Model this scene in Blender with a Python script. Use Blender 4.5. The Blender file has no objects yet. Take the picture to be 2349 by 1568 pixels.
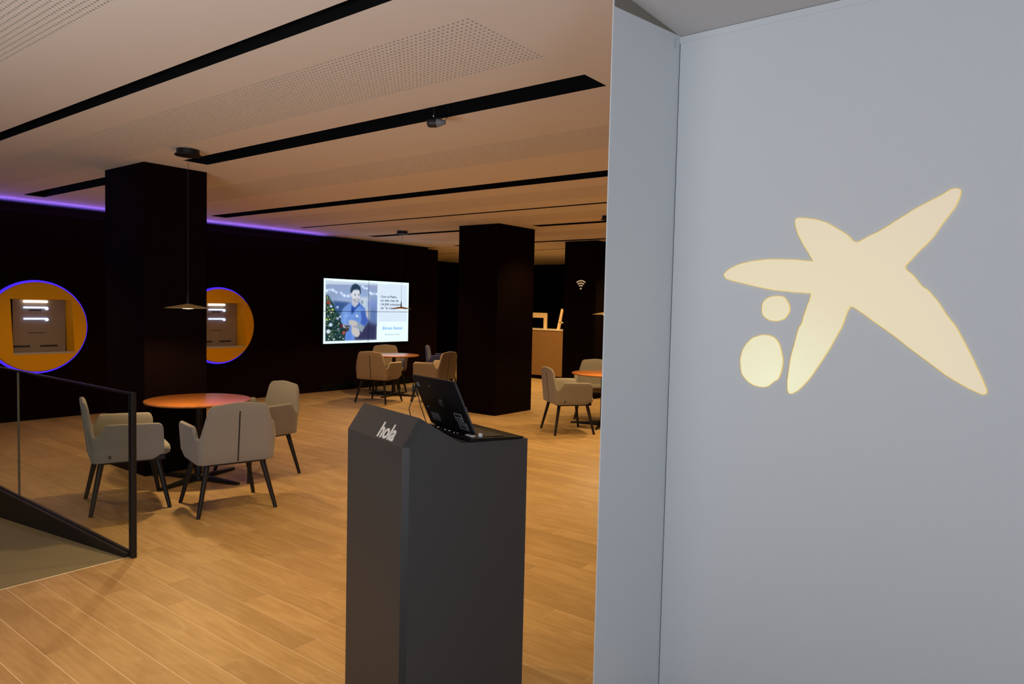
import bpy, bmesh, math, random
import numpy as np
from mathutils import Vector, Matrix

random.seed(7)
PI = math.pi
SC = bpy.context.scene
COL = SC.collection

# ------------------------------------------------------------------ camera
cam_d = bpy.data.cameras.new('camera')
cam = bpy.data.objects.new('camera', cam_d)
COL.objects.link(cam)
cam_d.sensor_width = 36.0
cam_d.sensor_fit = 'HORIZONTAL'
cam_d.lens = 1622.0 / 2349.0 * 36.0
cam_d.clip_start = 0.05
cam_d.clip_end = 100


def cam_matrix():
    f, cx, cy = 1622.0, 1174.5, 784.0
    v1 = Vector((2427 - cx, -(733 - cy), -f)).normalized()
    v2 = Vector((-929 - cx, -(656 - cy), -f)).normalized()
    X = -v2
    Y = (v1 - X * v1.dot(X)).normalized()
    Z = X.cross(Y)
    m = Matrix((X, Y, Z)).to_4x4()
    m.translation = (0, 0, 1.64)
    return m


cam.matrix_world = cam_matrix()
SC.camera = cam

# ------------------------------------------------------------------ view + world
SC.view_settings.view_transform = 'Standard'
SC.view_settings.look = 'None'
SC.view_settings.gamma = 1
SC.view_settings.use_curve_mapping = False
SC.view_settings.exposure = 0.0
world = bpy.data.worlds.new('world')
SC.world = world
world.use_nodes = True
world.node_tree.nodes['Background'].inputs[0].default_value = (0.55, 0.68, 1.0, 1)
world.node_tree.nodes['Background'].inputs[1].default_value = 0.02
SC.cycles.max_bounces = 7
SC.cycles.diffuse_bounces = 4
SC.cycles.glossy_bounces = 3
SC.cycles.transmission_bounces = 6
SC.cycles.transparent_max_bounces = 8
SC.cycles.sample_clamp_indirect = 3.0
SC.cycles.caustics_reflective = False
SC.cycles.caustics_refractive = False

CEIL = 2.88
WX = -10.71          # plane of the dark left wall


# ------------------------------------------------------------------ lights of the place, plus an added fill
def look(o, d):
    o.rotation_euler = Vector(d).to_track_quat('-Z', 'Y').to_euler()


def area(name, loc, d, sx, sy, w, c, spread=180):
    l = bpy.data.lights.new(name, 'AREA')
    l.shape = 'RECTANGLE'; l.size = sx; l.size_y = sy
    l.energy = w; l.color = c; l.spread = math.radians(spread)
    o = bpy.data.objects.new(name, l); COL.objects.link(o)
    o.location = loc; look(o, d)
    return o


def spot(name, loc, d, ang, w, c, r=0.04, blend=0.6):
    l = bpy.data.lights.new(name, 'SPOT')
    l.spot_size = math.radians(ang); l.spot_blend = blend
    l.shadow_soft_size = r; l.energy = w; l.color = c
    o = bpy.data.objects.new(name, l); COL.objects.link(o)
    o.location = loc; look(o, d)
    return o


# daylight that enters through the shop window behind and to the right of the camera
area('window_daylight', (3.75, -1.5, 1.4), (-1.0, 0.85, 0.04), 2.6, 2.2, 185, (0.68, 0.82, 1.0))
area('ceiling_fill', (-1.5, -2.6, 0.5), (-0.45, 1.0, 1.15), 3.5, 1.2, 88, (0.90, 0.94, 1.0), 125)  # added fill behind the camera, aimed up to brighten the ceiling
WARM = (1.0, 0.66, 0.27)
# recessed downlights hidden in the black ceiling slots
for (x, y, w, a) in [(-2.9, 0.6, 70, 105), (-3.3, 1.96, 46, 90), (-2.4, 3.35, 60, 110), (-3.7, 3.35, 50, 95), (-7.9, 1.96, 45, 110),
                     (-8.9, 3.35, 40, 120), (-3.4, 5.67, 85, 120), (-5.2, 5.67, 75, 110), (-7.8, 5.67, 62, 120),
                     (-9.5, 5.67, 22, 110), (-8.0, 7.22, 40, 110), (-4.6, 7.22, 40, 110), (-3.2, 8.78, 60, 120),
                     (-6.0, 8.78, 50, 110), (-8.6, 10.95, 105, 130), (-5.6, 10.95, 85, 120), (-8.6, 12.4, 110, 120), (-11, 12.4, 100, 130), (-6.5, 12.4, 90, 130)]:
    spot('slot_downlight', (x, y, CEIL - 0.005), (0, 0, -1), a, w * 1.85, WARM, 0.03, 0.8)


# violet linear light along the top of the dark left wall
area('cove_light', (WX + 0.012, 2.4, 2.71), (1, 0, 0.6), 11.4, 0.02, 25, (0.26, 0.12, 1.0))


# ------------------------------------------------------------------ helpers
def prop(o, label=None, cat=None, group=None, kind=None):
    if label: o['label'] = label
    if cat: o['category'] = cat
    if group: o['group'] = group
    if kind: o['kind'] = kind
    return o


def thing(name, label, cat, loc=(0, 0, 0), rz=0.0, group=None):
    o = bpy.data.objects.new(name, None)
    COL.objects.link(o)
    o.empty_display_size = 0.1
    o.location = loc
    o.rotation_euler = (0, 0, rz)
    return prop(o, label, cat, group)


class MB:
    """collects vertices and faces of one mesh"""
    def __init__(s):
        s.v = []; s.f = []

    def add(s, vs, fs):
        n = len(s.v)
        s.v += [tuple(v) for v in vs]
        s.f += [tuple(i + n for i in f) for f in fs]
        return s

    def box(s, x0, x1, y0, y1, z0, z1):
        return s.add([(x0, y0, z0), (x1, y0, z0), (x1, y1, z0), (x0, y1, z0), (x0, y0, z1), (x1, y0, z1), (x1, y1, z1), (x0, y1, z1)],
                     [(0, 3, 2, 1), (4, 5, 6, 7), (0, 1, 5, 4), (1, 2, 6, 5), (2, 3, 7, 6), (3, 0, 4, 7)])

    def quad(s, a, b, c, d):
        return s.add([a, b, c, d], [(0, 1, 2, 3)])

    def lathe(s, prof, n=32, c=(0, 0, 0), cap=True):
        vs = []; fs = []
        for (r, z) in prof:
            for i in range(n):
                a = 2 * PI * i / n
                vs.append((c[0] + r * math.cos(a), c[1] + r * math.sin(a), c[2] + z))
        for k in range(len(prof) - 1):
            for i in range(n):
                j = (i + 1) % n
                fs.append((k * n + i, k * n + j, (k + 1) * n + j, (k + 1) * n + i))
        if cap:
            fs.append(tuple(range(n - 1, -1, -1)))
            m = (len(prof) - 1) * n
            fs.append(tuple(range(m, m + n)))
        return s.add(vs, fs)

    def tube(s, pts, r, n=8, r2=None):
        pts = [Vector(p) for p in pts]
        vs = []; fs = []
        up = Vector((0, 0, 1))
        for k, p in enumerate(pts):
            d = (pts[min(k + 1, len(pts) - 1)] - pts[max(k - 1, 0)]).normalized()
            u = d.cross(up)
            if u.length < 1e-3: u = d.cross(Vector((1, 0, 0)))
            u.normalize(); w = d.cross(u)
            t = k / max(1, len(pts) - 1)
            rr = r if r2 is None else r + (r2 - r) * t
            for i in range(n):
                a = 2 * PI * i / n
                vs.append(p + (u * math.cos(a) + w * math.sin(a)) * rr)
        for k in range(len(pts) - 1):
            for i in range(n):
                j = (i + 1) % n
                fs.append((k * n + i, (k + 1) * n + i, (k + 1) * n + j, k * n + j))
        fs.append(tuple(range(n)))
        m = (len(pts) - 1) * n
        fs.append(tuple(range(m + n - 1, m - 1, -1)))
        return s.add(vs, fs)

    def prism(s, poly, fn0, fn1):
        """poly in 2D; fn0 / fn1 map (a, b) to the two 3D faces"""
        n = len(poly)
        vs = [fn0(*p) for p in poly] + [fn1(*p) for p in poly]
        fs = [tuple(range(n)), tuple(range(2 * n - 1, n - 1, -1))]
        for i in range(n):
            j = (i + 1) % n
            fs.append((i, i + n, j + n, j))
        return s.add(vs, fs)

    def build(s, name, mat, parent=None, smooth=False, bevel=0, seg=2, fix=True, angle=40):
        me = bpy.data.meshes.new(name)
        me.from_pydata(s.v, [], s.f)
        if fix:
            bm = bmesh.new(); bm.from_mesh(me)
            bmesh.ops.recalc_face_normals(bm, faces=bm.faces)
            bm.to_mesh(me); bm.free()
        me.materials.append(mat)
        if smooth:
            for p in me.polygons: p.use_smooth = True
            try:
                me.set_sharp_from_angle(angle=math.radians(angle))
            except Exception:
                pass
        o = bpy.data.objects.new(name, me)
        COL.objects.link(o)
        if parent is not None: o.parent = parent
        if bevel:
            m = o.modifiers.new('bevel', 'BEVEL'); m.width = bevel; m.segments = seg
            m.limit_method = 'ANGLE'; m.angle_limit = math.radians(35)
            m.harden_normals = False
        return o


def copy_tree(o, parent=None):
    c = o.copy()
    COL.objects.link(c)
    c.parent = parent
    for ch in list(o.children):
        copy_tree(ch, c)
    return c


def srgb(r, g, b):
    f = lambda c: (c / 255.0 / 12.92) if c / 255.0 <= 0.04045 else ((c / 255.0 + 0.055) / 1.055) ** 2.4
    return (f(r), f(g), f(b), 1)


def mat(name, col, rough=0.5, metal=0.0, spec=0.5, bump=0.0, bscale=200, var=0.0, vscale=8, sheen=0.0, emit=None, es=0.0):
    m = bpy.data.materials.new(name)
    m.use_nodes = True
    nt = m.node_tree; b = nt.nodes['Principled BSDF']
    b.inputs['Base Color'].default_value = col
    b.inputs['Roughness'].default_value = rough
    b.inputs['Metallic'].default_value = metal
    b.inputs['Specular IOR Level'].default_value = spec
    if sheen: b.inputs['Sheen Weight'].default_value = sheen
    if emit:
        b.inputs['Emission Color'].default_value = emit
        b.inputs['Emission Strength'].default_value = es
    tc = nt.nodes.new('ShaderNodeTexCoord')
    if var > 0:
        n = nt.nodes.new('ShaderNodeTexNoise'); n.inputs['Scale'].default_value = vscale
        n.inputs['Detail'].default_value = 4
        nt.links.new(tc.outputs['Object'], n.inputs['Vector'])
        mx = nt.nodes.new('ShaderNodeMix'); mx.data_type = 'RGBA'
        mx.inputs[6].default_value = tuple(c * (1 - var) for c in col[:3]) + (1,)
        mx.inputs[7].default_value = tuple(min(1, c * (1 + var)) for c in col[:3]) + (1,)
        nt.links.new(n.outputs['Fac'], mx.inputs[0])
        nt.links.new(mx.outputs[2], b.inputs['Base Color'])
    if bump > 0:
        n2 = nt.nodes.new('ShaderNodeTexNoise'); n2.inputs['Scale'].default_value = bscale
        n2.inputs['Detail'].default_value = 3
        nt.links.new(tc.outputs['Object'], n2.inputs['Vector'])
        bp = nt.nodes.new('ShaderNodeBump'); bp.inputs['Strength'].default_value = bump
        bp.inputs['Distance'].default_value = 0.002
        nt.links.new(n2.outputs['Fac'], bp.inputs['Height'])
        nt.links.new(bp.outputs['Normal'], b.inputs['Normal'])
    return m


def emis(name, col, s):
    m = bpy.data.materials.new(name); m.use_nodes = True
    nt = m.node_tree; nt.nodes.clear()
    o = nt.nodes.new('ShaderNodeOutputMaterial'); e = nt.nodes.new('ShaderNodeEmission')
    e.inputs[0].default_value = col; e.inputs[1].default_value = s
    nt.links.new(e.outputs[0], o.inputs[0])
    return m


# ------------------------------------------------------------------ materials
M = {}
M['ceiling'] = mat('ceiling_plaster', (0.80, 0.74, 0.68, 1), 0.9, var=0.02, vscale=1.5)
M['slot'] = mat('slot_black', (0.004, 0.004, 0.004, 1), 0.9, spec=0.1)
M['dark_wall'] = mat('dark_wall_paint', (0.0065, 0.0022, 0.0022, 1), 0.8, spec=0.04)
M['column'] = mat('black_column_paint', (0.0055, 0.0020, 0.0020, 1), 0.8, spec=0.04)
M['white_wall'] = mat('white_sign_laminate', (0.60, 0.61, 0.62, 1), 0.5, spec=0.25, bump=0.06, bscale=500, var=0.01)
M['soffit'] = mat('soffit_paint', (0.52, 0.49, 0.48, 1), 0.9)
M['gap'] = mat('shadow_gap_black', (0.03, 0.03, 0.032, 1), 0.9)
M['wool'] = mat('beige_grey_wool', (0.26, 0.235, 0.205, 1), 0.95, spec=0.15, bump=0.5, bscale=350, var=0.08, vscale=60, sheen=0.25)
M['tan_wool'] = mat('tan_wool', (0.33, 0.25, 0.165, 1), 0.95, spec=0.15, bump=0.5, bscale=350, var=0.08, vscale=60, sheen=0.2)
M['blue_wool'] = mat('dark_blue_wool', (0.045, 0.05, 0.15, 1), 0.95, spec=0.15, bump=0.5, bscale=350, var=0.1, vscale=60, sheen=0.3)
M['black_wood'] = mat('black_stained_wood', (0.012, 0.010, 0.010, 1), 0.5, spec=0.3, bump=0.2, bscale=120)
M['black_metal'] = mat('black_powder_coat', (0.008, 0.007, 0.007, 1), 0.45, spec=0.35)
M['zip'] = mat('black_zip', (0.006, 0.006, 0.006, 1), 0.5)
M['lectern'] = mat('anthracite_lacquer', (0.046, 0.043, 0.042, 1), 0.55, spec=0.35, bump=0.15, bscale=600)
M['lectern_edge'] = mat('anthracite_edge', (0.014, 0.014, 0.016, 1), 0.5, spec=0.35)
M['letter'] = mat('white_letter', (0.62, 0.61, 0.60, 1), 0.5)
M['laptop'] = mat('black_laptop_shell', (0.005, 0.005, 0.006, 1), 0.5, spec=0.15)
M['laptop_edge'] = mat('grey_laptop_edge', (0.12, 0.12, 0.125, 1), 0.35, metal=0.6)
M['screen_glass'] = mat('laptop_screen_glass', (0.004, 0.004, 0.005, 1), 0.12)
M['key'] = mat('black_keys', (0.010, 0.009, 0.009, 1), 0.5)
M['sticker'] = mat('silver_grey_sticker', (0.10, 0.10, 0.12, 1), 0.5)
M['sticker_light'] = mat('white_sticker_print', (0.42, 0.42, 0.46, 1), 0.5)
M['ink'] = mat('black_print', (0.01, 0.01, 0.012, 1), 0.6)
M['chrome'] = mat('chrome', (0.6, 0.6, 0.62, 1), 0.25, metal=1.0)
M['white_plastic'] = mat('white_plastic', (0.45, 0.45, 0.50, 1), 0.4)
M['brass'] = mat('brushed_brass', (0.55, 0.42, 0.17, 1), 0.5, metal=0.1, bump=0.1, bscale=200)
M['grey_plastic'] = mat('grey_plastic', (0.16, 0.16, 0.17, 1), 0.5)
M['yellow'] = mat('yellow_lacquer', (0.85, 0.385, 0.004, 1), 0.55, spec=0.2)
M['shelf_white'] = mat('pale_shelf', (0.52, 0.46, 0.40, 1), 0.4)
M['atm'] = mat('taupe_metal_fascia', (0.30, 0.23, 0.16, 1), 0.5, metal=0.1, var=0.05, vscale=10)
M['atm_dark'] = mat('dark_slot', (0.03, 0.025, 0.02, 1), 0.5)
M['counter'] = mat('tan_counter_panel', (0.24, 0.125, 0.038, 1), 0.6, var=0.04, vscale=3)
M['counter_top'] = mat('pale_counter_top', (0.75, 0.62, 0.45, 1), 0.5)
M['tan_frame'] = mat('pale_wood_frame', (0.85, 0.62, 0.35, 1), 0.5)
M['sign_white'] = mat('glowing_sign_vinyl', (0.8, 0.66, 0.45, 1), 0.6, emit=(1, .75, .45, 1), es=0.33)  # vinyl given a faint emission of its own
M['plant'] = mat('dim_olive_leaf', (0.035, 0.022, 0.006, 1), 0.7)
M['led_blue'] = emis('blue_led', (0.05, 0.018, 1.0, 1), 1.5)
M['led_violet'] = emis('violet_led', (0.20, 0.11, 1.0, 1), 3.0)
M['tube_white'] = emis('white_tube', (1.0, 0.93, 0.72, 1), 3.2)
M['tube_blue'] = emis('blue_white_tube', (0.42, 0.52, 1.0, 1), 2.6)
M['lamp'] = emis('lamp_diffuser', (1.0, 0.80, 0.50, 1), 6.0)
M['green_reflection'] = emis('painted_green_reflection', srgb(95, 92, 20), 0.8)  # painted reflection for the cash machine's side mirror


def emblem_material():
    # backlit acrylic; its glow is painted brighter towards the lower left end
    m = bpy.data.materials.new('backlit_cream_acrylic'); m.use_nodes = True
    nt = m.node_tree; nt.nodes.clear()
    out = nt.nodes.new('ShaderNodeOutputMaterial'); e = nt.nodes.new('ShaderNodeEmission')
    g = nt.nodes.new('ShaderNodeNewGeometry')
    sx = nt.nodes.new('ShaderNodeVectorMath'); sx.operation = 'DISTANCE'
    sx.inputs[1].default_value = (-0.86, 2.79, 1.36)
    nt.links.new(g.outputs['Position'], sx.inputs[0])
    r = nt.nodes.new('ShaderNodeValToRGB')
    cr = r.color_ramp
    cr.elements[0].position = 0.0; cr.elements[0].color = srgb(241, 240, 205)
    cr.elements[1].position = 0.9; cr.elements[1].color = srgb(223, 208, 184)
    k = cr.elements.new(0.35); k.color = srgb(230, 218, 186)
    nt.links.new(sx.outputs['Value'], r.inputs[0])
    nt.links.new(r.outputs[0], e.inputs[0]); e.inputs[1].default_value = 1.0
    nt.links.new(e.outputs[0], out.inputs[0])
    return m


M['emblem'] = emblem_material()
M['emblem_rim'] = emis('emblem_cut_edge', srgb(232, 198, 112), 1.0)

PW, PL = 0.15, 1.2       # floor plank size


def row_off(j):
    t = j * 0.5417 + 0.13 * math.sin(j * 2.3)
    return (t - math.floor(t)) * PL


def plank_material():
    m = bpy.data.materials.new('oak_look_plank'); m.use_nodes = True
    nt = m.node_tree; N = nt.nodes; L = nt.links
    b = N['Principled BSDF']
    g = N.new('ShaderNodeNewGeometry')
    sep = N.new('ShaderNodeSeparateXYZ'); L.new(g.outputs['Position'], sep.inputs[0])

    def math_(op, a, bb=None):
        n = N.new('ShaderNodeMath'); n.operation = op
        for i, q in enumerate((a, bb)):
            if q is None: continue
            if isinstance(q, (int, float)): n.inputs[i].default_value = q
            else: L.new(q, n.inputs[i])
        return n.outputs[0]
    row = math_('FLOOR', math_('DIVIDE', math_('ADD', sep.outputs['Y'], 0.133), PW))
    t = math_('ADD', math_('MULTIPLY', row, 0.5417), math_('MULTIPLY', math_('SINE', math_('MULTIPLY', row, 2.3)), 0.13))
    off = math_('MULTIPLY', math_('FRACT', t), PL)
    colu = math_('FLOOR', math_('DIVIDE', math_('SUBTRACT', sep.outputs['X'], off), PL))
    cv = N.new('ShaderNodeCombineXYZ'); L.new(row, cv.inputs[0]); L.new(colu, cv.inputs[1])
    wn = N.new('ShaderNodeTexWhiteNoise'); wn.noise_dimensions = '2D'; L.new(cv.outputs[0], wn.inputs['Vector'])
    # grain: long noise along X, shifted per plank
    mp = N.new('ShaderNodeCombineXYZ')
    L.new(math_('ADD', math_('MULTIPLY', sep.outputs['X'], 1.6), math_('MULTIPLY', wn.outputs['Value'], 37.0)), mp.inputs[0])
    L.new(math_('MULTIPLY', sep.outputs['Y'], 6.5), mp.inputs[1])
    n1 = N.new('ShaderNodeTexNoise'); n1.inputs['Scale'].default_value = 1.6; n1.inputs['Detail'].default_value = 6
    n1.inputs['Distortion'].default_value = 1.2
    L.new(mp.outputs[0], n1.inputs['Vector'])
    wv = N.new('ShaderNodeTexWave'); wv.wave_type = 'RINGS'; wv.inputs['Scale'].default_value = 1.3
    wv.inputs['Distortion'].default_value = 9.0; wv.inputs['Detail'].default_value = 3; wv.inputs['Detail Scale'].default_value = 0.7
    L.new(mp.outputs[0], wv.inputs['Vector'])
    r = N.new('ShaderNodeValToRGB'); cr = r.color_ramp
    cr.elements[0].position = 0.28; cr.elements[0].color = (0.36, 0.225, 0.092, 1)
    cr.elements[1].position = 0.72; cr.elements[1].color = (0.52, 0.355, 0.175, 1)
    L.new(math_('ADD', math_('ADD', math_('MULTIPLY', n1.outputs['Fac'], 0.72), math_('MULTIPLY', wv.outputs['Fac'], 0.07)),
                math_('MULTIPLY', math_('SUBTRACT', wn.outputs['Value'], 0.5), 0.12)), r.inputs[0])
    hs = N.new('ShaderNodeHueSaturation')
    L.new(r.outputs[0], hs.inputs['Color'])
    L.new(math_('ADD', math_('MULTIPLY', wn.outputs['Value'], 0.10), 0.93), hs.inputs['Value'])
    L.new(hs.outputs[0], b.inputs['Base Color'])
    b.inputs['Roughness'].default_value = 0.48
    b.inputs['Specular IOR Level'].default_value = 0.35
    bp = N.new('ShaderNodeBump'); bp.inputs['Strength'].default_value = 0.25; bp.inputs['Distance'].default_value = 0.002
    L.new(n1.outputs['Fac'], bp.inputs['Height']); L.new(bp.outputs[0], b.inputs['Normal'])
    return m


M['plank'] = plank_material()
M['hole'] = mat('painted_hole_shade', (0.30, 0.27, 0.24, 1), 0.95)  # darker colour paints the shade inside the ceiling panel holes
M['grout'] = mat('pale_joint', (0.90, 0.78, 0.62, 1), 0.9)
M['ramp'] = mat('grey_green_ramp_tile', (0.20, 0.17, 0.10, 1), 0.75, var=0.12, vscale=3)


def table_material():
    m = bpy.data.materials.new('orange_cherry_wood'); m.use_nodes = True
    nt = m.node_tree; N = nt.nodes; L = nt.links
    b = N['Principled BSDF']; tc = N.new('ShaderNodeTexCoord')
    mp = N.new('ShaderNodeMapping'); mp.inputs['Scale'].default_value = (2, 16, 2)
    L.new(tc.outputs['Object'], mp.inputs[0])
    n = N.new('ShaderNodeTexNoise'); n.inputs['Scale'].default_value = 3; n.inputs['Detail'].default_value = 5
    L.new(mp.outputs[0], n.inputs['Vector'])
    r = N.new('ShaderNodeValToRGB')
    r.color_ramp.elements[0].color = (0.30, 0.095, 0.020, 1); r.color_ramp.elements[0].position = .3
    r.color_ramp.elements[1].color = (0.42, 0.145, 0.032, 1); r.color_ramp.elements[1].position = .7
    L.new(n.outputs['Fac'], r.inputs[0]); L.new(r.outputs[0], b.inputs['Base Color'])
    b.inputs['Roughness'].default_value = 0.3
    b.inputs['Coat Weight'].default_value = 0.45
    b.inputs['Coat Roughness'].default_value = 0.35
    return m


M['table'] = table_material()


def glass_material():
    m = bpy.data.materials.new('greenish_safety_glass'); m.use_nodes = True
    nt = m.node_tree; N = nt.nodes; L = nt.links; N.clear()
    out = N.new('ShaderNodeOutputMaterial'); mx = N.new('ShaderNodeMixShader')
    t = N.new('ShaderNodeBsdfTransparent'); t.inputs[0].default_value = (0.93, 0.94, 0.90, 1)
    g = N.new('ShaderNodeBsdfGlossy'); g.inputs['Roughness'].default_value = 0.02
    fr = N.new('ShaderNodeFresnel'); fr.inputs[0].default_value = 1.3
    ge = N.new('ShaderNodeNewGeometry'); mm = N.new('ShaderNodeMath'); mm.operation = 'SUBTRACT'; mm.inputs[0].default_value = 1.0
    L.new(ge.outputs['Backfacing'], mm.inputs[1]); m2 = N.new('ShaderNodeMath'); m2.operation = 'MULTIPLY'
    L.new(fr.outputs[0], m2.inputs[0]); L.new(mm.outputs[0], m2.inputs[1])
    L.new(m2.outputs[0], mx.inputs[0]); L.new(t.outputs[0], mx.inputs[1]); L.new(g.outputs[0], mx.inputs[2])
    L.new(mx.outputs[0], out.inputs[0])
    return m


M['glass'] = glass_material()
M['joint'] = mat('glass_joint_silicone', (0.09, 0.085, 0.07, 1), 0.6)

# ================================================================== STRUCTURE
# ---- floor: base slab + planks
floor = MB().add([(-4.6, -3, -0.0012), (4, -3, -0.0012), (4, 2.04, -0.0012), (-4.6, 2.04, -0.0012),
                  (4, 17, -0.0012), (-14, 17, -0.0012), (-14, 2.04, -0.0012)],
                 [(0, 1, 2, 3), (6, 3, 2, 4, 5)]).build('floor', M['grout'], fix=False)
prop(floor, 'oak-look plank floor with pale joints', 'floor', kind='structure')
G = 0.0016
pmesh = MB().box(G, PL - G, G, PW - G, -0.008, 0).build('plank', M['plank'], floor)
pieces = []
for j in range(-20, 120):
    y0 = j * PW - 0.133
    off = row_off(j)
    for k in range(-13, 4):
        x0 = off + k * PL
        if y0 < -3 or y0 > 16.8 or x0 > 3.9: continue
        lo = WX if y0 < 11.19 else -14
        a, c = max(x0 + G, lo), min(x0 + PL - G, 4)
        if c - a < 0.01: continue
        if y0 + PW < 2.04:                       # rows beside the ramp stop at its edge
            cand = [(max(a, -4.598), c, y0, y0 + PW)]
        elif y0 < 2.04:                          # the row that meets the balustrade
            cand = [(max(a, -4.598), c, y0, y0 + PW), (a, min(c, -4.598), 2.04, y0 + PW)]
        else:
            cand = [(a, c, y0, y0 + PW)]
        for (a, c, ya, yb) in cand:
            if c - a < 0.01: continue
            cx, cy = (a + c) / 2, (ya + yb) / 2
            full = abs(c - a - (PL - 2 * G)) < 1e-6 and abs(yb - ya - PW) < 1e-6
            d = math.hypot(cx, cy)
            ang = math.degrees(math.atan2(cy, cx))      # the camera looks along about 127.7 deg
            vis = 90 <= ang <= 168 and d > 2.2 and not (cx > -1.3 and cy > 2.7)
            pieces.append((d if vis else 99, full, a, c, ya, yb))
pieces.sort()
near = pieces[:299]
rest = MB()
first = True
for (d, full, a, c, y0, yb) in near:
    if full:
        if first:
            o = pmesh; first = False
        else:
            o = pmesh.copy(); COL.objects.link(o)
        o.location = (a - G, y0, 0)
    else:
        o = MB().box(a, c, y0 + G, yb - G, -0.008, 0).build('plank', M['plank'], floor)
for (d, full, a, c, y0, yb) in pieces[299:]:
    rest.box(a, c, y0 + G, yb - G, -0.008, 0)
prop(rest.build('plank', M['plank'], floor), 'farther planks of the floor', kind='stuff')

# ---- ramp (descends to the left of the balustrade's end post)
RS = 0.0882
rz = lambda x: (x + 4.6) * RS
ramp = MB().quad((-4.6, -3, 0), (-10.7, -3, rz(-10.7)), (-10.7, 2.03, rz(-10.7)), (-4.6, 2.03, 0)).build('floor_ramp', M['ramp'])
prop(ramp, 'grey-green tiled ramp going down beside the glass balustrade', 'ramp', kind='structure')
MB().box(-4.605, -4.597, -3, 2.03, -0.05, 0.0005).build('edge_strip', M['grout'], ramp)

# ---- ceiling with recessed slots and perforated fields
slots = [  # y0, y1, x0, x1
    (1.915, 2.02, -10.4, -1.85), (3.235, 3.465, -10.12, -7.35), (3.235, 3.465, -6.25, -2.05),
    (5.55, 5.81, -9.95, -2.05), (7.18, 7.26, -10.05, -2.05), (8.67, 8.86, -10.08, -7.3), (8.67, 8.86, -6.36, -2.05),
    (10.80, 10.98, -9.95, -2.05), (12.36, 12.43, -12, -2.05)]
PT = 0.58
fields = [(0.20, 0.20 + PT * 2, 15, -2.07 - PT * 15 + 0.0), (2.325, 2.325 + PT, 14, -2.07 - PT * 14), (4.2, 4.2 + PT, 14, -2.07 - PT * 14),
          (6.2, 6.2 + PT, 14, -2.07 - PT * 14), (7.72, 7.72 + PT, 13, -2.07 - PT * 13), (9.5, 9.5 + PT, 13, -2.07 - PT * 13)]
voids = [s for s in slots] + [(y0, y1, x0, x0 + n * PT) for (y0, y1, n, x0) in fields]
ys = sorted(set([-3.0, 17.0, 11.3] + [v[0] for v in voids] + [v[1] for v in voids]))
ce = MB()
for ya, yb in zip(ys[:-1], ys[1:]):
    act = sorted([(v[2], v[3]) for v in voids if v[0] <= ya + 1e-6 and v[1] >= yb - 1e-6])
    x = -14.0
    for (a, c) in act:
        if a > x: ce.quad((x, ya, CEIL), (x, yb, CEIL), (a, yb, CEIL), (a, ya, CEIL))
        x = c
    ce.quad((x, ya, CEIL), (x, yb, CEIL), (4, yb, CEIL), (4, ya, CEIL))
ceiling = ce.build('ceiling', M['ceiling'], fix=False)
prop(ceiling, 'cream plaster ceiling with black slots', 'ceiling', kind='structure')
for (y0, y1, x0, x1) in slots:
    b = MB()
    h = CEIL + 0.16
    b.quad((x0, y0, h), (x0, y1, h), (x1, y1, h), (x1, y0, h))
    b.quad((x0, y0, CEIL), (x1, y0, CEIL), (x1, y0, h), (x0, y0, h))
    b.quad((x0, y1, CEIL), (x0, y1, h), (x1, y1, h), (x1, y1, CEIL))
    b.quad((x0, y0, CEIL), (x0, y0, h), (x0, y1, h), (x0, y1, CEIL))
    b.quad((x1, y0, CEIL), (x1, y1, CEIL), (x1, y1, h), (x1, y0, h))
    b.build('ceiling_slot', M['slot'], ceiling, fix=False)
# perforated acoustic panel: 20 x 20 real holes per panel, one shared mesh
NH = 20; P_ = PT / NH; RH = 0.0062; NS = 8
vv = []; ff = []
for i in range(NH):
    for j in range(NH):
        cx, cy = (i + .5) * P_, (j + .5) * P_
        n = len(vv)
        for k in range(NS):
            a = 2 * PI * k / NS
            ux, uy = math.cos(a), math.sin(a)
            s_ = (P_ / 2) / max(abs(ux), abs(uy))
            vv.append((cx + ux * s_, cy + uy * s_, 0))
        for k in range(NS):
            a = 2 * PI * k / NS
            vv.append((cx + RH * math.cos(a), cy + RH * math.sin(a), 0))
        for k in range(NS):
            a = 2 * PI * k / NS
            vv.append((cx + RH * math.cos(a), cy + RH * math.sin(a), 0.009))
        for k in range(NS):
            l = (k + 1) % NS
            ff.append((n + k, n + NS + k, n + NS + l, n + l))
            ff.append((n + NS + k, n + 2 * NS + k, n + 2 * NS + l, n + NS + l))
        ff.append(tuple(n + 2 * NS + k for k in range(NS)))
pm = MB(); pm.v = vv; pm.f = ff
tile0 = pm.build('perforated_panel', M['ceiling'], ceiling, fix=False)
tile0.data.materials.append(M['hole'])
for p_ in tile0.data.polygons:
    if len(p_.vertices) == NS or abs(p_.normal.z) < 0.5: p_.material_index = 1
first = True
for (y0, y1, n, x0) in fields:
    for r_ in range(int(round((y1 - y0) / PT))):
        for k in range(n):
            if first: o = tile0; first = False
            else: o = tile0.copy(); COL.objects.link(o)
            o.location = (x0 + k * PT, y0 + r_ * PT, CEIL)

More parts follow.
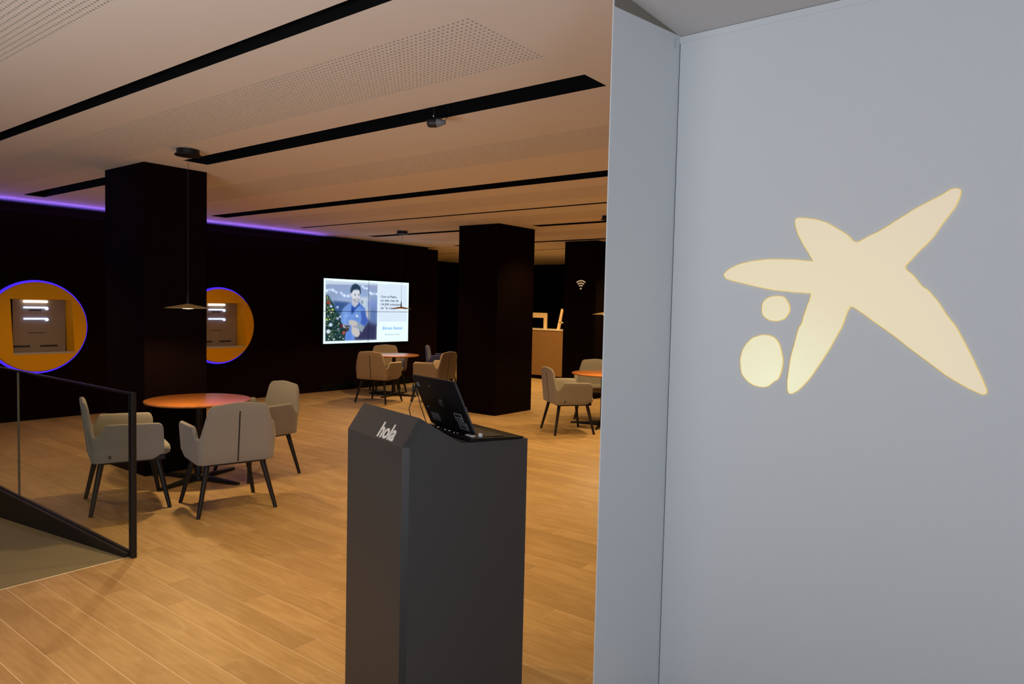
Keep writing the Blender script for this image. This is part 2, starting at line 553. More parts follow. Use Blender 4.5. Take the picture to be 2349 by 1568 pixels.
# ---- left wall (dark) with violet cove light on top
wall_left = MB().box(WX - 0.3, WX, -3, 11.19, -0.6, 2.76).build('wall_left', M['dark_wall'])
prop(wall_left, 'long near-black wall with round yellow openings', 'wall', kind='structure')
wb = MB().box(WX - 0.6, WX - 0.5, -3, 11.19, 0, CEIL).build('wall_left_rear', M['dark_wall'], wall_left)
MB().box(WX - 0.03, WX, -3, 11.19, 2.76, 2.835).build('cove_upstand', M['dark_wall'], wall_left)
MB().box(WX - 0.12, WX - 0.08, -3, 8.3, 2.812, 2.824).build('cove_led', M['led_violet'], wall_left)
prop(MB().box(WX, WX + 0.02, 8.14, 10.38, 0.0, 0.14).build('baseboard_left', M['slot']), kind='structure')
prop(MB().box(-14, 4, 16.7, 16.9, 0, CEIL).build('wall_far', M['dark_wall']), 'far dark wall', 'wall', kind='structure')
prop(MB().box(-14, -13.8, 11.3, 16.9, 0, CEIL).build('wall_far_left', M['dark_wall']), 'dark side wall of the far corner', 'wall', kind='structure')
prop(MB().box(-14, WX - .3, 11.1, 11.19, 0, CEIL).build('wall_return', M['dark_wall']), 'return of the dark wall', 'wall', kind='structure')

# ---- columns
for k, (x0, x1, y0, y1) in enumerate([(-7.42, -6.62, 3.066, 3.665), (-7.43, -6.64, 8.23, 9.14), (-7.33, -6.64, 11.06, 11.8)]):
    c = MB().box(x0, x1, y0, y1, 0, CEIL).build('column', M['column'])
    lab = ['square black column beside the nearest round table', 'square black column behind the laptop',
           'square black column with the wireless symbol'][k]
    prop(c, lab, 'column', kind='structure')
    col_last = c

# ---- white sign wall on the right
SX, SY = -1.305, 2.792
wall_right = MB().box(SX, 4.0, SY, SY + 0.3, 0, 2.78).build('wall_right', M['white_wall'])
prop(wall_right, 'white sign wall at the right', 'wall', kind='structure')
prop(MB().box(SX - 0.004, SX, 2.24, SY + 0.3, 0, 2.88).build('trim_1', M['white_wall']),
     'white return panel beside the sign wall', 'panel', kind='structure')
sof = MB().box(SX, 4.0, -3, SY + 0.3, 2.782, 2.875).build('ceiling_soffit', M['soffit'])
prop(sof, 'pale grey lowered ceiling over the sign wall', 'ceiling', kind='structure')
MB().box(SX + 0.001, SX + 0.0032, SY - 0.0006, SY + 0.001, 0, 2.7525).build('panel_joint', M['gap'], wall_right)
MB().box(SX + 0.003, 4, SY - 0.0006, SY + 0.001, 2.7525, 2.7537).build('panel_joint', M['soffit'], wall_right)
prop(MB().box(SX, SX + 0.003, 2.737, 2.749, 2.722, 2.758).build('hinge_plate', M['white_plastic']),
     'tiny pale plate high in the corner of the sign wall', 'hinge')
# taupe triangle that paints the soffit shadow onto the return panel
shadow_tri = MB().prism([(2.77, 2.781), (2.246, 2.781), (2.246, 2.719)], lambda a, b: (SX, a, b), lambda a, b: (SX + 0.0012, a, b)) \
    .build('painted_shadow', mat('taupe_shadow_paint', (0.19, 0.16, 0.13, 1), 0.9))
prop(shadow_tri, 'taupe triangle painted as the shadow at the top of the white return panel', 'painted shadow', kind='structure')

# outer shell behind the camera, so that light stays in the room
prop(MB().box(4.0, 4.1, -3, 17, 0, CEIL).build('unseen_shell_entrance', M['white_wall']), 'unseen pale shell wall behind the camera, on the entrance side', 'wall', kind='structure')

# ================================================================== BACKLIT EMBLEM
STAR = [(-1.0796, 1.7889), (-1.0626, 1.809), (-1.0197, 1.8297), (-0.9773, 1.8397), (-0.9176, 1.8468), (-0.8478, 1.8464), (-0.7911, 1.8428), (-0.7438, 1.836), (-0.7341, 1.8381), (-0.7505, 1.8648), (-0.7711, 1.8969), (-0.7921, 1.9351), (-0.8047, 1.9702), (-0.8085, 1.9935), (-0.8004, 2.0011), (-0.7642, 1.9978), (-0.7203, 1.9874), (-0.6876, 1.9727), (-0.6497, 1.9478), (-0.6177, 1.9248), (-0.6015, 1.9059), (-0.5885, 1.9005), (-0.5771, 1.905), (-0.5517, 1.9203), (-0.513, 1.9392), (-0.4754, 1.9651), (-0.4431, 1.9861), (-0.4068, 2.0102), (-0.3665, 2.0318), (-0.3228, 2.0558), (-0.3058, 2.0682), (-0.2861, 2.0686), (-0.2781, 2.0629), (-0.2805, 2.0398), (-0.2901, 2.0126), (-0.3106, 1.9808), (-0.3354, 1.9411), (-0.352, 1.9109), (-0.3823, 1.8756), (-0.4131, 1.8396), (-0.4326, 1.8136), (-0.4292, 1.8019), (-0.401, 1.7761), (-0.3786, 1.7419), (-0.3574, 1.7288), (-0.3239, 1.6874), (-0.2997, 1.6439), (-0.2715, 1.6061), (-0.2549, 1.576), (-0.2333, 1.531), (-0.212, 1.4864), (-0.1906, 1.4372), (-0.176, 1.402), (-0.1768, 1.3928), (-0.1842, 1.3891), (-0.2144, 1.3996), (-0.2588, 1.424), (-0.3044, 1.4541), (-0.3608, 1.4975), (-0.3992, 1.5271), (-0.4582, 1.5752), (-0.5187, 1.618), (-0.5496, 1.6413), (-0.5914, 1.6713), (-0.6007, 1.6734), (-0.6135, 1.647), (-0.6246, 1.6019), (-0.6462, 1.5561), (-0.673, 1.5009), (-0.698, 1.4565), (-0.7285, 1.4024), (-0.7494, 1.3746), (-0.7762, 1.346), (-0.7972, 1.3341), (-0.8071, 1.3402), (-0.8112, 1.3694), (-0.8076, 1.4227), (-0.8013, 1.476), (-0.787, 1.5411), (-0.7776, 1.5851), (-0.7657, 1.6058), (-0.7602, 1.6349), (-0.7456, 1.6813), (-0.7351, 1.7193), (-0.7638, 1.7203), (-0.8086, 1.7235), (-0.8661, 1.7291), (-0.9192, 1.7385), (-0.9676, 1.7493), (-1.0171, 1.7615), (-1.0612, 1.7721)]
DOT1 = [(-0.9194, 1.6549), (-0.9179, 1.6758), (-0.9084, 1.6909), (-0.8883, 1.703), (-0.8593, 1.7056), (-0.8362, 1.7023), (-0.8241, 1.6848), (-0.8166, 1.6686), (-0.8146, 1.6493), (-0.8301, 1.6226), (-0.847, 1.6151), (-0.8671, 1.6103), (-0.8906, 1.6138), (-0.9088, 1.6252), (-0.9171, 1.64)]
DOT2 = [(-0.9952, 1.4397), (-0.9959, 1.458), (-0.9892, 1.492), (-0.9736, 1.5172), (-0.9532, 1.5394), (-0.9266, 1.5509), (-0.9088, 1.5534), (-0.8851, 1.5514), (-0.8644, 1.5434), (-0.849, 1.5234), (-0.8405, 1.4973), (-0.8319, 1.4564), (-0.8361, 1.4176), (-0.8464, 1.3872), (-0.8663, 1.3736), (-0.8832, 1.3561), (-0.9067, 1.3504), (-0.9399, 1.3554), (-0.9679, 1.3713), (-0.9904, 1.3971)]


def chaikin(p, jit=0.0, n=1):
    for _ in range(n):
        q = []
        for i in range(len(p)):
            a, b = p[i], p[(i + 1) % len(p)]
            q += [(a[0] * .8 + b[0] * .2, a[1] * .8 + b[1] * .2), (a[0] * .2 + b[0] * .8, a[1] * .2 + b[1] * .8)]
        p = q
    if jit: p = [(a + random.uniform(-jit, jit), b + random.uniform(-jit, jit)) for a, b in p]
    return p


em = thing('illuminated_emblem', 'backlit cream star-like emblem with two dots on the white sign wall', 'sign', (-0.63, SY, 1.7))
for nm, P in (('star', STAR), ('dot', DOT2), ('dot', DOT1)):
    P = chaikin(P, 0.0006)
    P = [(a + 0.63, b - 1.7) for a, b in P]
    face = MB().prism(P, lambda a, b: (a, -0.0035, b), lambda a, b: (a, -0.0003, b)).build(nm, M['emblem'], em)
    n = len(P); rim = MB(); vs = []
    for i in range(n):
        p0 = Vector(P[i - 1]); p1 = Vector(P[i]); p2 = Vector(P[(i + 1) % n])
        t = (p2 - p0).normalized(); nn = Vector((t.y, -t.x))
        vs += [(p1.x, -0.0042, p1.y), (p1.x + nn.x * .0024, -0.0042, p1.y + nn.y * .0024), (p1.x + nn.x * .0024, 0.0, p1.y + nn.y * .0024), (p1.x, 0.0, p1.y)]
    # outward side follows the polygon's winding
    area2 = sum(P[i - 1][0] * P[i][1] - P[i][0] * P[i - 1][1] for i in range(n))
    if area2 < 0:
        vs = []
        for i in range(n):
            p0 = Vector(P[i - 1]); p1 = Vector(P[i]); p2 = Vector(P[(i + 1) % n])
            t = (p2 - p0).normalized(); nn = Vector((-t.y, t.x))
            vs += [(p1.x, -0.0042, p1.y), (p1.x + nn.x * .0024, -0.0042, p1.y + nn.y * .0024), (p1.x + nn.x * .0024, 0.0, p1.y + nn.y * .0024), (p1.x, 0.0, p1.y)]
    fs = []
    for i in range(n):
        j = (i + 1) % n
        for k in range(4):
            l = (k + 1) % 4
            fs.append((i * 4 + k, i * 4 + l, j * 4 + l, j * 4 + k))
    rim.add(vs, fs).build('rim', M['emblem_rim'], face)

# ================================================================== ROUND YELLOW OPENINGS
def porthole(cy, label, group):
    t = thing('round_yellow_surround', label, 'wall surround', (WX, cy, 1.235), 0, group)
    R, D = 0.592, 0.065
    n = 96
    # opening in the disc
    oy0, oy1, oz0, oz1 = -0.285, 0.40, -0.352, 0.365
    sq = [(oy0, oz0), (oy1 + 0.035, oz0), (oy1, oz1), (oy0 - 0.03, oz1)]
    # front face: circle ring to the opening, sampled by angle
    def ray_poly(a):
        dx, dz = math.cos(a), math.sin(a); best = None
        for i in range(4):
            (x1, z1), (x2, z2) = sq[i], sq[(i + 1) % 4]
            ex, ez = x2 - x1, z2 - z1
            den = dx * ez - dz * ex
            if abs(den) < 1e-9: continue
            s = (x1 * ez - z1 * ex) / den; u = (x1 * dz - z1 * dx) / den
            if s > 0 and -1e-6 <= u <= 1 + 1e-6: best = s if best is None else min(best, s)
        return best
    angs = sorted([2 * PI * i / n for i in range(n)] + [math.atan2(z, y) % (2 * PI) for y, z in sq])
    m = len(angs); vs = []; fs = []
    for a in angs:
        s = ray_poly(a)
        c, d = math.cos(a), math.sin(a)
        vs += [(D, s * c, s * d), (D, (R - .012) * c, (R - .012) * d), (D - .012, R * c, R * d), (0.035, R * c, R * d)]
    for i in range(m):
        j = (i + 1) % m
        for k in range(3): fs.append((i * 4 + k, i * 4 + k + 1, j * 4 + k + 1, j * 4 + k))
    MB().add(vs, fs).build('ring', M['yellow'], t, smooth=True, angle=30)
    # recess sides
    dp = -0.17
    b = MB()
    f = lambda y, z, x: (x, y, z)
    b.quad(f(sq[1][0], sq[1][1], D), f(sq[1][0] - 0.02, sq[1][1], dp), f(sq[2][0] - 0.0, sq[2][1], dp), f(sq[2][0], sq[2][1], D))
    b.quad(f(sq[3][0], sq[3][1], D), f(sq[3][0], sq[3][1], dp), f(sq[0][0], sq[0][1], dp), f(sq[0][0], sq[0][1], D))
    b.quad(f(sq[2][0], sq[2][1], D), f(sq[2][0], sq[2][1], dp), f(sq[3][0], sq[3][1], dp), f(sq[3][0], sq[3][1], D))
    b.quad(f(sq[0][0], sq[0][1], D), f(sq[0][0], sq[0][1], dp), f(sq[1][0], sq[1][1], dp), f(sq[1][0], sq[1][1], D))
    b.build('recess', M['yellow'], t, fix=False)
    # blue led ring behind the disc, widened to stand for its wall glow
    vs = []; fs = []
    for i in range(n):
        a = 2 * PI * i / n
        for (r, x) in ((R - 0.02, 0.001), (R + 0.026, 0.001), (R + 0.024, 0.006), (R - 0.02, 0.012)):
            vs.append((x, r * math.cos(a), r * math.sin(a)))
    for i in range(n):
        j = (i + 1) % n
        for k in range(4):
            l = (k + 1) % 4
            fs.append((i * 4 + k, i * 4 + l, j * 4 + l, j * 4 + k))
    MB().add(vs, fs).build('blue_light_ring', M['led_blue'], t)
    MB().box(dp, D + 0.004, oy0 - .002, oy1 + 0.04, oz0 - 0.004, oz0 + 0.012).build('shelf', M['shelf_white'], t)
    return t


def cash_machine(cy, label, group):
    t = thing('cash_machine', label, 'cash machine', (WX - 0.15, cy, 1.235), 0, group)
    MB().box(-0.02, 0.0, -0.225, 0.40, -0.342, 0.363).build('fascia', M['atm'], t, bevel=0.004)
    MB().box(-0.02, 0.0, -0.335, -0.226, -0.342, 0.363).build('side_mirror', M['screen_glass'], t)
    MB().box(0.0, 0.003, -0.315, -0.245, 0.02, 0.30).build('mirror_reflection', M['green_reflection'], t)  # glowing patch painted as a reflection in the dark side mirror
    for z, mt, r in ((0.335, 'tube_white', 0.0155), (0.255, 'tube_blue', 0.0115), (0.105, 'tube_blue', 0.0115)):
        b = MB().tube([(0.02, -0.105, z), (0.02, 0.175, z)], r, 10)
        if mt == 'tube_blue':
            pr = []
            for i in range(16):
                a = 2 * PI * i / 16; pr.append((0.165 + .02 * math.cos(a), z - .012 + .02 * math.sin(a)))
            b.prism(pr, lambda a_, b_: (0.008, a_, b_), lambda a_, b_: (0.03, a_, b_))
        b.build('light_tube', M[mt], t)
    for (y0, y1, z0, z1) in ((-0.04, 0.11, 0.21, 0.228), (-0.05, 0.14, -0.088, -0.08), (-0.22, -0.03, -0.275, -0.25), (0.09, 0.30, -0.275, -0.25)):
        MB().box(-0.001, 0.003, y0, y1, z0, z1).build('slot', M['atm_dark'], t)
    for (zc, s) in ((0.205, -1), (0.08, 1)):
        MB().prism([(-0.03, zc), (0.035, zc - 0.012 * -s), (0.10, zc), (0.035, zc + 0.006 * s)], lambda a_, b_: (0.0, a_, b_), lambda a_, b_: (0.005, a_, b_)) \
            .build('card_lip', M['shelf_white'], t)
    return t


p1 = porthole(3.565, 'round yellow surround at the left edge of the picture, above the balustrade rail', 'round yellow openings')
c1 = cash_machine(3.565, 'taupe cash machine inside the round yellow opening left of the nearest column', 'cash machines')
p2 = porthole(6.14, 'round yellow surround half hidden behind the nearest black column', 'round yellow openings')
c2 = copy_tree(c1)
c2.location.y = 6.14
c2['label'] = 'taupe cash machine in the round yellow opening right of the nearest column'
# the wall must be open behind the two rings: cut the wall box
for cyy in (3.565, 6.14):
    cut = MB().box(WX - 0.29, WX + 0.1, cyy - 0.40, cyy + 0.44, 1.235 - 0.36, 1.235 + 0.375)
    me = bpy.data.meshes.new('cut'); me.from_pydata(cut.v, [], cut.f)
    co = bpy.data.objects.new('cut', me); COL.objects.link(co)
    bm_ = wall_left.modifiers.new('cut', 'BOOLEAN'); bm_.object = co; bm_.operation = 'DIFFERENCE'; bm_.solver = 'EXACT'
    bpy.context.view_layer.update()
    dg = bpy.context.evaluated_depsgraph_get()
    nm = bpy.data.meshes.new_from_object(wall_left.evaluated_get(dg))
    wall_left.modifiers.clear(); wall_left.data = nm
    bpy.data.objects.remove(co)

# ================================================================== VIDEO WALL
SW, SH = 2.142, 1.209
vx, vy, vz = -10.63, 8.12, 0.886     # front plane, left edge, bottom edge
SRC = [(83, 68), (1932, 168), (63, 1517), (1912, 1452)]


def homography(src):
    dst = [(0, 0), (1, 0), (0, 1), (1, 1)]
    A = []; B = []
    for (x, y), (u, v) in zip(src, dst):
        A.append([x, y, 1, 0, 0, 0, -u * x, -u * y]); B.append(u)
        A.append([0, 0, 0, x, y, 1, -v * x, -v * y]); B.append(v)
    h = np.linalg.solve(np.array(A, float), np.array(B, float))
    return lambda x, y: ((h[0] * x + h[1] * y + h[2]) / (h[6] * x + h[7] * y + 1), (h[3] * x + h[4] * y + h[5]) / (h[6] * x + h[7] * y + 1))


UV = homography(SRC)
GW, GH = 320, 180
gy, gx = np.mgrid[0:GH, 0:GW]
gx = (gx + 0.5); gy = (gy + 0.5)
img = np.zeros((GH, GW, 3)); img[:] = (232, 250, 252)


def blend(mask, colr):
    global img
    c = np.array(colr, float)
    img = img * (1 - mask[..., None]) + c * mask[..., None]


def blur(m, r):
    for ax in (0, 1):
        acc = np.zeros_like(m); 
        k = np.arange(-int(3 * r) - 1, int(3 * r) + 2); w = np.exp(-k * k / (2.0 * r * r + 1e-6)); w /= w.sum()
        for kk, ww in zip(k, w):
            acc += ww * np.roll(m, kk, ax)
        m = acc
    return m


def poly(pts, colr, soft=0.6, al=1.0, clip=None):
    q = [UV(*p) for p in pts]
    q = [(u * GW, v * GH) for u, v in q]
    inside = np.zeros((GH, GW), bool)
    n = len(q)
    for i in range(n):
        x1, y1 = q[i]; x2, y2 = q[(i + 1) % n]
        if y1 == y2: continue
        c = ((y1 > gy) != (y2 > gy)) & (gx < (x2 - x1) * (gy - y1) / (y2 - y1) + x1)
        inside ^= c
    m = inside.astype(float)
    if soft: m = blur(m, soft)
    if clip is not None: m = m * clip
    blend(m * al, colr)
    return m


def disc(x, y, r, colr, soft=1.0, al=1.0, ry=None, clip=None):
    u, v = UV(x, y); u2, _ = UV(x + r, y); _, v2 = UV(x, y + (ry or r))
    rx, ry_ = abs(u2 - u) * GW, abs(v2 - v) * GH
    d = np.sqrt(((gx - u * GW) / rx) ** 2 + ((gy - v * GH) / ry_) ** 2)
    m = np.clip((1.0 - d) * rx / soft + 0.5, 0, 1) * al
    if clip is not None: m = m * clip
    blend(m, colr)


def paint():
    global img
    rnd = random.Random(3)
    ph = [(130, 122), (1250, 185), (1228, 1425), (112, 1460)]
    poly([(1265, 190), (1892, 215), (1885, 1015), (1258, 1025)], (216, 230, 246), 0.5)
    clip = poly(ph, (140, 160, 192), 0.4)
    hard = (clip > .5).astype(float)
    C = dict(clip=hard)
    poly([(130, 122), (1250, 185), (1248, 225), (130, 205)], (200, 216, 232), 1.5, **C)
    poly([(130, 215), (1250, 235), (1250, 330), (130, 330)], (146, 160, 200), 4, .8, **C)
    poly([(400, 400), (1070, 380), (1070, 520), (380, 530)], (150, 175, 235), 8, .6, **C)
    poly([(240, 530), (670, 590), (670, 560), (300, 520)], (175, 192, 215), 2, .8, **C)
    poly([(285, 570), (680, 610), (560, 690), (490, 780), (440, 900), (330, 790)], (52, 82, 135), 3, .95, **C)
    poly([(870, 490), (1062, 495), (1062, 980), (1000, 900), (985, 740), (880, 640)], (196, 208, 220), 3, **C)
    poly([(900, 560), (940, 560), (945, 620), (910, 640)], (110, 130, 160), 1.5, .9, **C)
    poly([(1030, 560), (1250, 540), (1250, 760), (1030, 700)], (120, 140, 205), 6, .8, **C)
    poly([(1060, 740), (1250, 720), (1240, 1150), (1060, 1150)], (86, 112, 168), 8, .9, **C)
    poly([(770, 1230), (960, 1130), (1060, 990), (1100, 1060), (1245, 1080), (1228, 1440), (730, 1440)], (52, 52, 88), 5, **C)
    poly([(940, 770), (1060, 790), (1060, 980), (1010, 960)], (186, 184, 190), 3, .8, **C)
    for (x, y, r) in [(150, 345, 25), (210, 325, 16), (275, 330, 24), (322, 360, 16), (362, 382, 18), (460, 392, 17), (490, 430, 15), (533, 455, 25),
                      (615, 462, 24), (933, 250, 20), (972, 285, 17), (1020, 292, 19), (1085, 385, 18), (1112, 410, 24), (1168, 412, 15), (1226, 415, 20)]:
        disc(x, y, r * 2.0, (190, 210, 250), 6, .35, **C)
        disc(x, y, r, (228, 242, 255), 1.6, **C)
    # tree
    tree = [(125, 430), (190, 460), (235, 560), (300, 640), (325, 770), (400, 830), (450, 920), (480, 1060), (560, 1180), (600, 1300), (555, 1450), (100, 1470)]
    poly(tree, (30, 56, 58), 2, **C)
    for _ in range(420):
        a = rnd.random(); x = 118 + rnd.random() * (60 + 400 * a); y = 450 + a * 990
        if x > 118 + 40 + 420 * a: continue
        c = rnd.choice([(18, 34, 34), (22, 48, 46), (60, 95, 80), (40, 70, 64), (90, 118, 98), (14, 26, 30)])
        disc(x, y, rnd.uniform(8, 26), c, 1.2, .75, **C)
    for _ in range(46):
        a = rnd.random(); x = 125 + rnd.random() * (50 + 380 * a); y = 470 + a * 960
        disc(x, y, rnd.uniform(6, 15), rnd.choice([(225, 238, 235), (200, 215, 150), (160, 190, 90), (170, 190, 225)]), 1, .85, **C)
    for (x, y, r, c) in [(182, 610, 38, (150, 62, 50)), (240, 692, 30, (170, 190, 228)), (275, 765, 22, (190, 200, 90)), (380, 712, 30, (150, 175, 215)),
                         (180, 1240, 45, (205, 212, 228)), (515, 1268, 36, (165, 78, 66)), (230, 1092, 40, (190, 210, 235)), (382, 950, 30, (160, 178, 212)),
                         (146, 972, 22, (165, 190, 70)), (205, 972, 15, (215, 230, 150)), (435, 915, 20, (205, 215, 235)), (575, 1350, 28, (205, 218, 235)),
                         (300, 1415, 18, (230, 235, 225)), (405, 1060, 15, (205, 190, 160)), (470, 1115, 36, (90, 40, 48)), (240, 820, 14, (230, 235, 210))]:
        disc(x, y, r, c, 1.3, **C)
    # man: shirt, neck, face
    S = (108, 146, 214)
    poly([(690, 590), (560, 690), (500, 760), (465, 900), (448, 1010), (505, 1095), (620, 1080), (655, 1150), (560, 1265), (535, 1450), (752, 1435),
          (740, 1390), (900, 1180), (960, 1130), (1052, 995), (1000, 900), (990, 760), (972, 735), (880, 650), (850, 600), (780, 720)], S, 0.9, **C)
    poly([(880, 800), (990, 790), (1000, 900), (1052, 995), (955, 1140), (880, 1060), (905, 930)], (62, 92, 176), 2, .95, **C)
    poly([(700, 1010), (800, 830), (860, 1010)], (92, 128, 202), 5, .6, **C)
    poly([(500, 1000), (560, 780), (590, 860), (545, 1080)], (136, 170, 232), 3, .8, **C)
    poly([(560, 1300), (660, 1200), (700, 1290), (690, 1440), (545, 1445)], (84, 128, 214), 3, .8, **C)
    poly([(850, 600), (975, 735), (965, 770), (870, 720)], (84, 118, 196), 2, .9, **C)
    poly([(690, 640), (735, 720), (800, 715), (700, 860), (675, 820)], (42, 72, 156), 1.6, **C)
    poly([(850, 595), (875, 655), (720, 800), (690, 850), (700, 770)], (44, 76, 162), 1.4, **C)
    poly([(690, 540), (850, 560), (835, 640), (765, 712), (700, 660)], (186, 190, 202), 1.2, **C)
    disc(672, 432, 18, (192, 196, 208), 1, ry=42, **C)
    poly([(690, 400), (700, 330), (870, 330), (878, 440), (862, 540), (820, 612), (760, 620), (705, 560), (688, 470)], (210, 214, 224), 1.2, **C)
    poly([(690, 500), (712, 560), (765, 618), (825, 608), (862, 535), (858, 500), (840, 560), (790, 590), (740, 560), (705, 500)], (150, 155, 172), 1.6, .8, **C)
    poly([(664, 400), (668, 300), (700, 220), (760, 188), (825, 200), (876, 260), (890, 330), (886, 440), (868, 420), (866, 350), (830, 318), (750, 318), (712, 350), (690, 395)], (40, 62, 84), 1.1, **C)
    poly([(740, 425), (785, 415), (788, 427), (742, 436)], (60, 72, 96), .7, .9, **C)
    poly([(825, 425), (866, 430), (864, 442), (826, 436)], (60, 72, 96), .7, .9, **C)
    disc(765, 450, 16, (70, 84, 108), .8, .9, 8, **C); disc(846, 458, 14, (70, 84, 108), .8, .9, 8, **C)
    poly([(800, 450), (818, 500), (790, 508)], (180, 184, 196), 1.2, .8, **C)
    poly([(732, 520), (775, 535), (850, 525), (826, 575), (785, 585), (750, 560)], (96, 90, 104), 1.0, .9, **C)
    poly([(752, 542), (838, 542), (812, 566), (775, 566)], (232, 236, 244), .7, **C)
    # badge, small chest emblem
    poly([(540, 885), (632, 880), (632, 900), (540, 905)], (160, 188, 238), .8, **C)
    for p in ([(768, 905), (790, 890), (838, 858), (815, 890), (850, 930), (810, 905), (785, 930), (795, 905)], [(775, 868), (800, 875), (815, 892), (800, 895)]):
        poly(p, (235, 244, 252), .5, **C)
    # hands and phone
    poly([(800, 1030), (972, 1128), (915, 1262), (838, 1200), (790, 1110)], (142, 156, 170), 1.3, **C)
    poly([(610, 1000), (690, 985), (770, 1000), (822, 1050), (800, 1110), (730, 1125), (650, 1095)], (190, 186, 184), 1.2, **C)
    poly([(690, 1110), (775, 1120), (850, 1210), (872, 1290), (838, 1350), (792, 1370), (735, 1330), (690, 1290)], (196, 192, 190), 1.2, **C)
    poly([(700, 1120), (740, 1150), (790, 1150), (760, 1130)], (110, 104, 112), 1.0, .7, **C)
    poly([(492, 1095), (560, 1075), (640, 1100), (625, 1160), (560, 1180), (500, 1150)], (184, 182, 186), 1.2, **C)
    poly([(520, 1095), (640, 1105), (640, 1140), (560, 1150)], (44, 50, 72), 1.2, .9, **C)
    poly([(520, 1165), (640, 1150), (620, 1235), (540, 1235)], (58, 44, 44), 1.6, .9, **C)


paint()
lin = np.where(img / 255 <= 0.04045, img / 255 / 12.92, ((img / 255 + 0.055) / 1.055) ** 2.4)

vm = bpy.data.materials.new('display_picture'); vm.use_nodes = True
nt = vm.node_tree; nt.nodes.clear()
o_ = nt.nodes.new('ShaderNodeOutputMaterial'); e_ = nt.nodes.new('ShaderNodeEmission')
at = nt.nodes.new('ShaderNodeAttribute'); at.attribute_name = 'picture'
nt.links.new(at.outputs['Color'], e_.inputs[0]); e_.inputs[1].default_value = 1.05
nt.links.new(e_.outputs[0], o_.inputs[0])

vw = thing('video_wall', 'bright wall screen of four panels showing a man in a blue shirt', 'screen', (vx, vy + SW / 2, vz + SH / 2))
GAP = 0.004
for r_ in range(2):
    for c_ in range(2):
        w2, h2 = GW // 2, GH // 2
        pw, phh = SW / 2, SH / 2
        y0 = -SW / 2 + c_ * pw + GAP; y1 = y0 + pw - 2 * GAP
        z1 = SH / 2 - r_ * phh - GAP; z0 = z1 - phh + 2 * GAP
        bez = MB().box(-0.06, -0.002, y0 - GAP * .3, y1 + GAP * .3, z0 - GAP * .3, z1 + GAP * .3).build('display_panel', M['slot'], vw)
        yy = np.linspace(y0, y1, w2 + 1); zz = np.linspace(z1, z0, h2 + 1)
        V = [(0.0, float(a), float(b)) for b in zz for a in yy]
        F = [(j * (w2 + 1) + i, (j + 1) * (w2 + 1) + i, (j + 1) * (w2 + 1) + i + 1, j * (w2 + 1) + i + 1) for j in range(h2) for i in range(w2)]
        me = bpy.data.meshes.new('picture'); me.from_pydata(V, [], F)
        # vertex colours, averaged from the four cells around each vertex
        full = np.pad(lin, ((1, 1), (1, 1), (0, 0)), mode='edge')
        vc = (full[:-1, :-1] + full[1:, :-1] + full[:-1, 1:] + full[1:, 1:]) / 4
        sub = vc[r_ * h2:r_ * h2 + h2 + 1, c_ * w2:c_ * w2 + w2 + 1]
        ca = me.color_attributes.new('picture', 'FLOAT_COLOR', 'POINT')
        ca.data.foreach_set('color', np.concatenate([sub, np.ones(sub.shape[:2] + (1,))], 2).astype(np.float32).ravel())
        me.materials.append(vm)
        po = bpy.data.objects.new('picture', me); COL.objects.link(po); po.parent = bez


def text_mesh(name, body, size, mt, parent, matrix, extr=0.0, shear=0.0, bold=0.0, width=None, align='LEFT', res=3):
    cu = bpy.data.curves.new(name, 'FONT'); cu.body = body; cu.size = size; cu.shear = shear
    cu.offset = bold; cu.extrude = extr; cu.align_x = align; cu.resolution_u = res
    tmp = bpy.data.objects.new('tmp', cu); COL.objects.link(tmp)
    bpy.context.view_layer.update()
    me = bpy.data.meshes.new_from_object(tmp.evaluated_get(bpy.context.evaluated_depsgraph_get()))
    bpy.data.objects.remove(tmp)
    if width:
        xs = [v.co.x for v in me.vertices]; s = width / (max(xs) - min(xs))
        for v in me.vertices: v.co.x = (v.co.x - (min(xs) if align == 'LEFT' else 0)) * s
    me.materials.clear(); me.materials.append(mt)
    o = bpy.data.objects.new(name, me); COL.objects.link(o); o.parent = parent
    o.matrix_local = matrix
    return o


def wall_text(body, cx, cy, cx2, size, colr, bold=0.0, shear=0.22, mt=None):
    u, v = UV(cx, cy); u2, _ = UV(cx2, cy)
    m = Matrix(((0, 0, 1, 0.0015), (1, 0, 0, (u - .5) * SW), (0, 1, 0, (.5 - v) * SH), (0, 0, 0, 1)))
    return text_mesh('text_line', body, size, mt or emis('screen_text_colour', srgb(*colr), 1.0), vw, m, 0, shear, bold, width=(u2 - u) * SW)


tdark = emis('screen_dark_text', srgb(52, 70, 98), 1.0)
wall_text('Com el Pablo,', 1320, 495, 1668, 0.062, None, 0.0012, 0.2, tdark)
wall_text('un dels més de', 1320, 578, 1702, 0.062, None, 0.0012, 0.2, tdark)
wall_text('14.200 voluntaris', 1320, 663, 1775, 0.062, None, 0.0012, 0.2, tdark)
wall_text('de “la Caixa”', 1318, 745, 1668, 0.062, None, 0.0012, 0.2, tdark)
wall_text('Bones festes', 1350, 1195, 1788, 0.088, (116, 186, 246), 0.0016)
wall_text('Obra Social “la Caixa”', 1462, 1318, 1740, 0.044, (120, 140, 160), 0.0, 0.0)
# tiny blue star emblem on the screen
u0, v0 = UV(1425, 1308)
P = [((a + 0.63) * 0.045, (b - 1.7) * 0.055) for a, b in STAR]
MB().prism(P, lambda a, b: (0.001, a + (u0 - .5) * SW, b + (.5 - v0) * SH), lambda a, b: (0.0016, a + (u0 - .5) * SW, b + (.5 - v0) * SH)) \
    .build('star_logo', emis('screen_blue', srgb(80, 160, 235), 1.0), vw)

# ================================================================== CHAIRS
def sm(a, b, x):
    t = min(1, max(0, (x - a) / (b - a))); return t * t * (3 - 2 * t)


